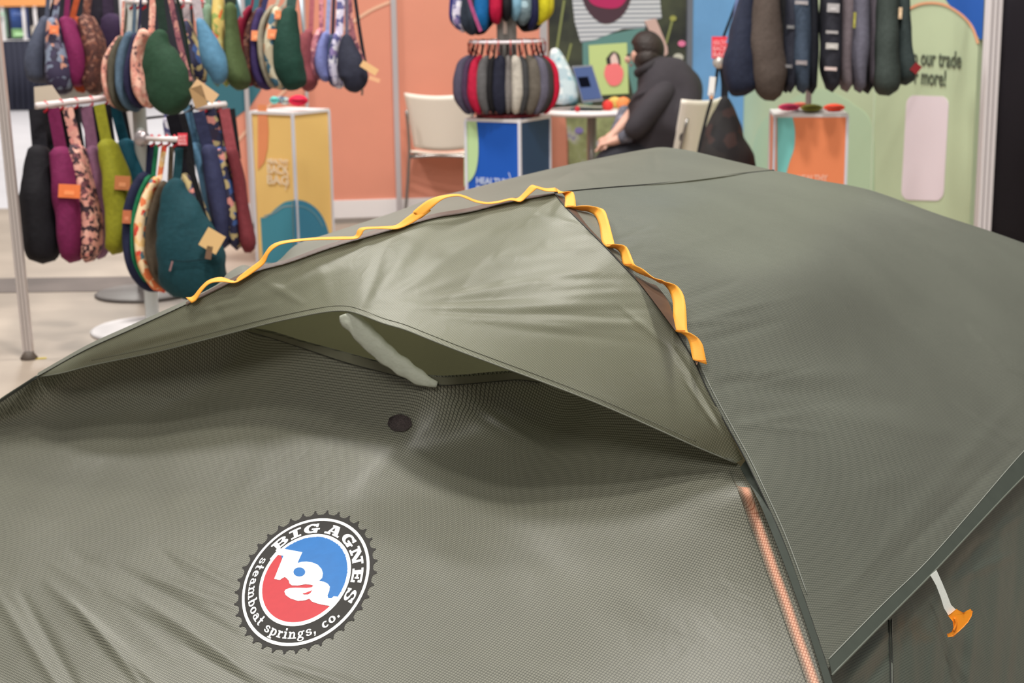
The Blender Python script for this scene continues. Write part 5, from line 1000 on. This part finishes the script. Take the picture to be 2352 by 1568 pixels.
# hook-and-loop dot
dot = []; cx, cy = 918, 971
for k in range(22):
    t = 2*math.pi*k/22; rr_ = 1+.03*math.sin(7*t); dot.append((cx+28*rr_*math.cos(t), cy+20*rr_*math.sin(t)))
P0 = [onfront(x, y, .0035) for x, y in dot]; P1 = [onfront(x, y, .0005) for x, y in dot]; cc_ = onfront(cx, cy, .005); k = len(P0)
o = mk('hook_and_loop_dot', np.vstack([P0, P1, [cc_]]), [(i, (i+1) % k, 2*k) for i in range(k)]+[(i, (i+1) % k, k+(i+1) % k, k+i) for i in range(k)], plain((78, 68, 68), .95, noise=.35, nscale=260, bump=.9, bscale=400, name='fuzzy_dot'), TENT, label='dark fuzzy round patch below the vent')
# ---- toggle on white webbing
TG = Z(2152, 1318, .385); dT = (TG-CAM)@Fv-.02
bw = [((2137, 1321), (2151, 1309)), ((2150, 1344), (2164, 1338)), ((2160, 1370), (2175, 1364)), ((2168, 1396), (2184, 1388)), ((2178, 1412), (2196, 1400))]
tgp = mk('door_toggle', *(lambda: (np.vstack([[D(*a, dT) for a in [x for x, _ in bw]], [D(*b, dT) for b in [y for _, y in bw]]]), [(i, i+1, i+1+5, i+5) for i in range(4)]))(), plain((228, 234, 230), .6, noise=.05, nscale=500, name='white_webbing'), TENT, False, label='white webbing loop with orange toggle'); solid(tgp, .0016)
tog = [(2178, 1414), (2197, 1400), (2213, 1407), (2222, 1403), (2229, 1400), (2234, 1404), (2232, 1414), (2224, 1428), (2213, 1440), (2200, 1452), (2190, 1460), (2178, 1461), (2176, 1456), (2186, 1450), (2190, 1440), (2188, 1426)]
P = np.array([D(x, y, dT-.006) for x, y in tog]); Q2 = np.array([D(x, y, dT+.004) for x, y in tog]); tri = [tuple(t) for t in tessellate_polygon([[Vector(p) for p in P]])]; k = len(P)
tb_ = mk('toggle_bar', np.vstack([P, Q2]), tri+[tuple(i+k for i in t)[::-1] for t in tri]+[(i, (i+1) % k, k+(i+1) % k, k+i) for i in range(k)], plain((255, 160, 40), .4, name='orange_plastic'), tgp, False, label='orange plastic toggle'); bevel(tb_, .0015, 2)
tb3 = [D(x, y, dT-.009) for x, y in ((2192, 1418), (2196, 1432), (2190, 1448))]; MB().tube(catmull(tb3, 10), .0022, 8).obj('toggle_rib', plain((255, 150, 40), .4, name='orange_plastic_rib'), tgp, True)
# ---- orange daisy-chain webbing
ORM, ont, ob_ = base_mat('orange_webbing'); ob_.inputs['Base Color'].default_value = (*lin((255, 158, 36)), 1); ob_.inputs['Roughness'].default_value = .65
tcn = ont.nodes.new('ShaderNodeUVMap'); tcn.uv_map = 'UVMap'; wvn = ont.nodes.new('ShaderNodeTexWave'); wvn.inputs['Scale'].default_value = 190; wvn.inputs['Distortion'].default_value = .5; ont.links.new(tcn.outputs[0], wvn.inputs['Vector'])
rpn = ont.nodes.new('ShaderNodeValToRGB'); rpn.color_ramp.elements[0].color = (*lin((255, 156, 34)), 1); rpn.color_ramp.elements[1].color = (*lin((255, 190, 76)), 1); ont.links.new(wvn.outputs['Fac'], rpn.inputs[0]); ont.links.new(rpn.outputs[0], ob_.inputs['Base Color'])
otr = ont.nodes.new('ShaderNodeBsdfTranslucent'); otr.inputs[0].default_value = (*lin((255, 120, 20)), 1); oms = ont.nodes.new('ShaderNodeMixShader'); oms.inputs[0].default_value = .08
ont.links.new(ob_.outputs[0], oms.inputs[1]); ont.links.new(otr.outputs[0], oms.inputs[2]); ont.links.new(oms.outputs[0], ont.nodes['Material Output'].inputs[0])
def conv(L, ox, oy, s): return [((a[0]/s+ox, a[1]/s+oy), (b[0]/s+ox, b[1]/s+oy)) for a, b in L]
WL = conv([((85, 888), (125, 928)), ((135, 880), (160, 905)), ((190, 815), (205, 835)), ((250, 763), (262, 785)), ((340, 742), (345, 775)), ((430, 768), (435, 782)), ((470, 735), (500, 752)), ((540, 680), (570, 707)), ((620, 620), (650, 642)), ((655, 568), (680, 577)), ((700, 513), (725, 530)), ((790, 480), (800, 498)), ((1000, 458), (1000, 474)), ((1200, 450), (1205, 470)), ((1300, 446), (1315, 464)), ((1325, 400), (1352, 432)), ((1370, 382), (1380, 398)), ((1500, 377), (1500, 392)), ((1600, 366), (1610, 393)), ((1680, 308), (1722, 347)), ((1790, 230), (1850, 262))], 400, 400, 3.137)
WL2 = conv([((260, 708), (322, 768)), ((380, 613), (430, 667)), ((500, 568), (530, 592)), ((640, 553), (650, 569)), ((720, 570), (725, 591)), ((800, 603), (805, 623)), ((900, 624), (900, 638)), ((1000, 614), (1000, 630)), ((1110, 589), (1110, 606)), ((1172, 588), (1197, 619)), ((1230, 538), (1257, 572)), ((1288, 477), (1328, 512)), ((1340, 484), (1347, 505)), ((1420, 504), (1420, 527)), ((1500, 497), (1520, 532))], 880, 300, 3.794)
WR = conv([((335, 112), (348, 152)), ((392, 162), (455, 135)), ((402, 200), (480, 190)), ((400, 252), (487, 245)), ((430, 262), (492, 250)), ((520, 284), (540, 247)), ((585, 293), (607, 250)), ((640, 330), (702, 275)), ((672, 410), (737, 350)), ((688, 520), (772, 480)), ((718, 562), (787, 545)), ((745, 576), (768, 547)), ((795, 581), (812, 549)), ((835, 620), (882, 568)), ((855, 702), (927, 660)), ((900, 727), (950, 711)), ((960, 766), (1012, 744)), ((1085, 818), (1092, 808)), ((1142, 850), (1160, 829)), ((1168, 856), (1184, 842)), ((1212, 905), (1272, 870)), ((1243, 990), (1327, 940)), ((1248, 1080), (1347, 1040)), ((1247, 1170), (1354, 1140)), ((1262, 1224), (1360, 1226)), ((1310, 1242), (1387, 1246)), ((1355, 1277), (1442, 1282)), ((1380, 1340), (1477, 1330)), ((1390, 1400), (1492, 1390)), ((1403, 1452), (1512, 1488))], 1180, 400, 3.408)
lpd = [(x, ((Z(x, y, zLP(x))-CAM)@Fv)) for x, y in LPp]; rpd = [(y, ((Z(x, y, z)-CAM)@Fv)) for x, y, z in RPz]
def web(nm, pairs, df, flip=1, wid=.024):
    A, B = [], []
    for a, b in pairs:
        d = df((a[0]+b[0])/2, (a[1]+b[1])/2)-.012; w_ = math.hypot(a[0]-b[0], a[1]-b[1])*d/FPX; dd = math.sqrt(max(0, wid**2-w_**2))
        A.append(D(*a, d+dd/2*flip)); B.append(D(*b, d-dd/2*flip))
    AB = np.hstack([A, B]); Q = catmull(AB, None)[::3]; A2, B2 = Q[:, :3], Q[:, 3:]; G2 = np.stack([A2*(1-t)+B2*t for t in np.linspace(0, 1, 5)], 1)
    s = np.r_[0, np.cumsum(np.linalg.norm(np.diff((A2+B2)/2, axis=0), axis=1))]; uv = np.stack([np.repeat(s, 5), np.tile(np.linspace(0, .024, 5), len(s))], 1)
    o = mk(nm, G2.reshape(-1, 3), grid_faces(len(G2), 5), ORM, TENT, True, uv, 'orange webbing daisy chain sewn in loops along the ridge'); solid(o, .0013); return o
web('webbing_chain', WL+WL2, lambda x, y: np.interp(x, [a for a, _ in lpd], [b for _, b in lpd]))
web('webbing_chain', WR, lambda x, y: np.interp(y, [a for a, _ in rpd], [b for _, b in rpd])-.008)
# bar tacks where the webbing is sewn down
TK = plain((214, 110, 24), .7, name='orange_thread')
for x, y, a in ((1299, 474, 8), (1391, 563, 10), (1432, 608, 30), (1552, 760, 20), (1600, 829, 10)):
    if y > 640 and x < 1000: continue
    c = D(x+12, y-1, np.interp(y, [q_ for q_, _ in rpd], [q_ for _, q_ in rpd])-.024); MB().box(c, .016, .001, .0012, Rv, Fv, Uv).obj('bar_tack', TK, TENT)
# ================================================================== round logo print on the front panel
def c2p(u_, v_, r=None):
    """logo disc coordinates (unit = outer white ring) to the photograph"""
    r = math.hypot(u_, v_) if r is None else r; sh = np.clip((1-r)/.33, 0, 1.2); cx_, cy_ = 793-9*sh, 810-23*sh
    x = 575*(.9905*u_+.1373*v_)+cx_; y = 575*(-.1373*u_-.9905*v_)+cy_
    return x/3.92+500, y/3.92+1130
def decal(name, polys, mat, parent, off, px=False, step=.07, holes=None):
    """flat print following the cloth; polys in disc coordinates (or photo crop coordinates)"""
    bm = bmesh.new()
    for poly in polys:
        tri = tessellate_polygon([[Vector((x, y, 0)) for x, y in poly]]); vs = [bm.verts.new((x, y, 0)) for x, y in poly]
        for t in tri:
            try: bm.faces.new([vs[i] for i in t])
            except ValueError: pass
    for _ in range(4):
        es = [e for e in bm.edges if e.calc_length() > step]
        if not es: break
        bmesh.ops.subdivide_edges(bm, edges=es, cuts=1)
    bmesh.ops.triangulate(bm, faces=bm.faces[:])
    V = []
    for v_ in bm.verts:
        p = (v_.co.x/3.92+500, v_.co.y/3.92+1130) if px else c2p(v_.co.x, v_.co.y); V.append(onfront(p[0], p[1], off))
    bm.verts.index_update(); F = [tuple(v_.index for v_ in f.verts) for f in bm.faces]; bm.free()
    V = np.array(V)
    nrm_ = [np.cross(V[f[1]]-V[f[0]], V[f[2]]-V[f[0]])@(CAM-V[f[0]]) for f in F]; F = [f if q_ > 0 else f[::-1] for f, q_ in zip(F, nrm_)]
    return mk(name, V, F, mat, parent, True)
def ring(r0, r1, n=72, a0=0, a1=360):
    out = []
    for k in range(n):
        t0, t1 = math.radians(a0+(a1-a0)*k/n), math.radians(a0+(a1-a0)*(k+1)/n); out.append([(r0*math.cos(t0), r0*math.sin(t0)), (r1*math.cos(t0), r1*math.sin(t0)), (r1*math.cos(t1), r1*math.sin(t1)), (r0*math.cos(t1), r0*math.sin(t1))])
    return out
INKD = plain((44, 42, 40), .6, 0, .2, noise=.1, nscale=40, name='charcoal_print'); INKW = plain((250, 250, 248), .45, name='white_print'); INKR = plain((182, 46, 54), .5, 0, .25, noise=.04, nscale=60, name='red_print'); INKB = plain((26, 102, 170), .5, 0, .25, noise=.05, nscale=50, name='blue_print_logo')
teeth = []; NT = 36
for k in range(NT):
    a = 2*math.pi*k/NT; w_ = 2*math.pi/NT
    pts = [(1.0, -.5), (1.055, -.5), (1.06, -.3), (1.085, -.14), (1.12, -.08), (1.125, .06), (1.09, .10), (1.06, .26), (1.055, .5), (1.0, .5)]
    teeth.append([(r*math.cos(a-f*w_), r*math.sin(a-f*w_)) for r, f in pts])
disc = decal("gear_print", ring(.60, 1.02)+teeth, INKD, TENT, .0012)
disc['label'] = 'round charcoal gear shaped logo print with white lettering'
decal('outer_ring_print', ring(.957, 1.0), INKW, disc, .0019); decal('inner_ring_print', ring(.668, .722), INKW, disc, .0019)
decal('red_print', [[(.675*math.cos(t), .675*math.sin(t)) for t in np.linspace(0, 2*math.pi, 73)[:-1]]], INKR, disc, .0015, step=.1)
# blue half: disc edge plus a boundary hidden by the letters
def p2c(x, y):
    x -= 784; y -= 787; u_ = (.9905*x+.1373*y)/553.3; v_ = -(.1373*x+.9905*y)/553.3; return u_, v_
arc = []; bound = [(560, 508), (600, 700), (660, 790), (900, 812), (930, 960), (1075, 985)]
a_s = math.atan2(*p2c(560, 508)[::-1]); a_e = math.atan2(*p2c(1075, 985)[::-1])
blue = [p2c(x, y) for x, y in bound]; 
blue += [(.675*math.cos(t), .675*math.sin(t)) for t in np.linspace(a_e, a_s, 40)]
decal('blue_print', [blue], INKB, disc, .0019, step=.1)
baP = [(538, 520), (562, 505), (600, 510), (762, 540), (718, 637), (755, 627), (800, 625), (850, 631), (900, 652), (935, 690), (947, 730), (940, 772), (912, 798), (955, 805), (992, 824), (1010, 850), (1004, 890), (988, 930), (996, 954), (1025, 954), (1045, 936), (1095, 942), (1060, 985), (1010, 1022), (975, 1018), (905, 1004), (850, 985), (825, 958), (790, 972), (722, 978), (655, 956), (612, 925), (600, 893), (612, 875), (650, 862), (700, 859), (800, 862), (845, 856), (862, 842), (845, 833), (790, 828), (720, 840), (668, 838), (646, 820), (640, 795), (622, 775), (604, 763), (580, 775), (560, 790), (508, 780), (592, 572), (530, 562), (480, 620), (470, 600)]
decal('letter_ba_print', [baP], INKW, disc, .0026, px=True, step=40)
decal('letter_counter_print', [[(735+53*math.cos(t), 717+41*math.sin(t)) for t in np.linspace(0, 2*math.pi, 28)[:-1]]], INKB, disc, .0032, px=True, step=40)
decal('letter_counter_print', [[(762, 912), (800, 901), (838, 886), (850, 880), (838, 902), (815, 919), (775, 920)]], INKR, disc, .0032, px=True, step=40)
# lettering: slab letters drawn as strokes in a unit box
def bar(x0, y0, x1, y1): return [(x0, y0), (x1, y0), (x1, y1), (x0, y1)]
def dia(x0, y0, x1, y1, w_): return [(x0-w_/2, y0), (x0+w_/2, y0), (x1+w_/2, y1), (x1-w_/2, y1)]
def arcs(cx_, cy_, rx, ry, a0, a1, wx, wy, n=12):
    out = []
    for k in range(n):
        t0, t1 = math.radians(a0+(a1-a0)*k/n), math.radians(a0+(a1-a0)*(k+1)/n)
        out.append([(cx_+rx*math.cos(t0), cy_+ry*math.sin(t0)), (cx_+rx*math.cos(t1), cy_+ry*math.sin(t1)), (cx_+(rx-wx)*math.cos(t1), cy_+(ry-wy)*math.sin(t1)), (cx_+(rx-wx)*math.cos(t0), cy_+(ry-wy)*math.sin(t0))])
    return out
S_, H_ = .34, .19
GL = {
 'I': (.9, [bar(.28, 0, .62, 1), bar(0, 0, .9, H_), bar(0, 1-H_, .9, 1)]),
 'B': (1.3, [bar(.16, 0, .5, 1), bar(0, 0, .8, H_), bar(0, 1-H_, .8, 1), bar(.4, .42, .8, .58)]+arcs(.78, .28, .5, .28, -90, 90, .34, .15)+arcs(.76, .74, .44, .26, -90, 90, .32, .14)),
 'G': (1.35, arcs(.66, .5, .64, .5, 40, 330, .38, .19, 20)+[bar(.9, .0, 1.2, .46), bar(.66, .34, 1.35, .5), bar(.98, .62, 1.16, 1)]),
 'A': (1.5, [dia(.3, .05, .68, 1, .2), dia(1.16, .05, .80, 1, .40), bar(0, 0, .6, H_), bar(.8, 0, 1.5, H_), bar(.4, .28, 1.05, .42), bar(.42, 1-H_*.8, .86, 1)]),
 'N': (1.5, [bar(.18, 0, .38, 1), bar(1.12, 0, 1.32, 1), dia(1.16, 0, .34, 1, .42), bar(0, 0, .6, H_), bar(0, 1-H_, .55, 1), bar(.9, 1-H_, 1.5, 1)]),
 'E': (1.25, [bar(.16, 0, .5, 1), bar(0, 0, 1.2, H_), bar(0, 1-H_, 1.15, 1), bar(.4, .42, .85, .58), bar(1.0, 0, 1.2, .38), bar(.96, .64, 1.15, 1), bar(.74, .3, .88, .7)]),
 'S': (1.1, arcs(.55, .28, .5, .28, -180, 90, .3, .13, 14)+arcs(.52, .73, .47, .27, 0, 270, .3, .13, 14)+[bar(0, 0, .16, .36), bar(.86, .62, 1.02, 1)]),
 's': (.8, arcs(.4, .2, .38, .2, -180, 90, .24, .1, 10)+arcs(.38, .48, .36, .2, 0, 270, .22, .1, 10)),
 't': (.62, [bar(.14, .1, .38, 1.0), bar(0, .52, .58, .66)]+arcs(.38, .16, .24, .16, 180, 330, .2, .1, 8)),
 'e': (.85, arcs(.42, .34, .42, .34, 0, 320, .26, .12, 14)+[bar(.1, .3, .8, .42)]),
 'a': (.95, arcs(.36, .24, .34, .24, 0, 360, .2, .1, 12)+arcs(.38, .44, .34, .24, 0, 160, .24, .1, 8)+[bar(.5, .0, .74, .5), bar(.6, 0, .95, .12)]),
 'm': (1.6, [bar(.16, 0, .38, .62), bar(.7, 0, .92, .5), bar(1.2, 0, 1.42, .5), bar(0, 0, .5, .12), bar(.58, 0, 1.02, .12), bar(1.1, 0, 1.6, .12), bar(0, .54, .3, .68)]+arcs(.6, .42, .32, .26, 0, 150, .2, .12, 8)+arcs(1.12, .42, .30, .26, 0, 150, .2, .12, 8)),
 'b': (.95, [bar(.12, 0, .36, 1), bar(0, .88, .3, 1)]+arcs(.5, .34, .42, .34, 0, 360, .24, .12, 14)),
 'o': (.9, arcs(.44, .34, .44, .34, 0, 360, .26, .12, 16)),
 'p': (.95, [bar(.14, -.32, .38, .66), bar(0, -.32, .54, -.2), bar(0, .56, .3, .68)]+arcs(.5, .34, .42, .34, 0, 360, .24, .12, 14)),
 'r': (.75, [bar(.14, 0, .38, .66), bar(0, 0, .56, .12), bar(0, .56, .3, .68)]+arcs(.54, .42, .22, .26, 20, 160, .18, .16, 8)),
 'i': (.55, [bar(.14, 0, .38, .66), bar(0, 0, .52, .12), bar(0, .56, .3, .68), bar(.13, .8, .38, 1)]),
 'n': (1.05, [bar(.14, 0, .38, .64), bar(.66, 0, .88, .5), bar(0, 0, .5, .12), bar(.54, 0, 1.02, .12), bar(0, .56, .3, .68)]+arcs(.58, .42, .30, .26, 0, 150, .2, .12, 8)),
 'g': (.95, arcs(.4, .44, .34, .24, 0, 360, .2, .1, 12)+arcs(.42, -.1, .4, .22, 0, 360, .18, .1, 12)+[bar(.66, .56, .92, .68), bar(.1, .08, .5, .2)]),
 'c': (.8, arcs(.42, .34, .42, .34, 40, 320, .26, .12, 14)),
 ',': (.4, [bar(.08, 0, .3, .2), dia(.12, -.22, .22, .02, .12)]), '.': (.4, [bar(.08, 0, .32, .22)])}
def dens(poly, mx=.25):
    out = []; k = len(poly)
    for i in range(k):
        a, b = poly[i], poly[(i+1) % k]; n = max(1, int(math.ceil(math.hypot(a[0]-b[0], a[1]-b[1])/mx)))
        for j in range(n): out.append((a[0]+(b[0]-a[0])*j/n, a[1]+(b[1]-a[1])*j/n))
    return out
def letter(ch, ang, r0, h, sx, inward):
    w_, ps__ = GL[ch]; out = []
    for p in ps__:
        q_ = []
        for x, y in dens(p):
            if inward: a = math.radians(ang)+(x-w_/2)*sx; r = r0-y*h
            else: a = math.radians(ang)-(x-w_/2)*sx; r = r0+y*h
            q_.append((r*math.cos(a), r*math.sin(a)))
        out.append(q_)
    decal('letter_'+{',': 'comma', '.': 'dot'}.get(ch, ch.lower()), out, INKW, disc, .0022, step=.2)
for ch, a in zip('BIGAGNES', (126, 108.5, 90.5, 64.5, 42.5, 20.5, -2.2, -24)): letter(ch, a, .745, .165, .232, False)
txt = 'steamboat springs, co.'; adv = [GL[c][0]+.12 if c != ' ' else .7 for c in txt]; tot = sum(adv); a = 146.5; sp_ = 316-146.5
for c, w_ in zip(txt, adv):
    st_ = sp_*w_/tot
    if c != ' ': letter(c, a+st_/2, .90, .145, math.radians(sp_/tot), True)
    a += st_
# fine wrinkle tabs: sewn corner where hood, pole and front meet
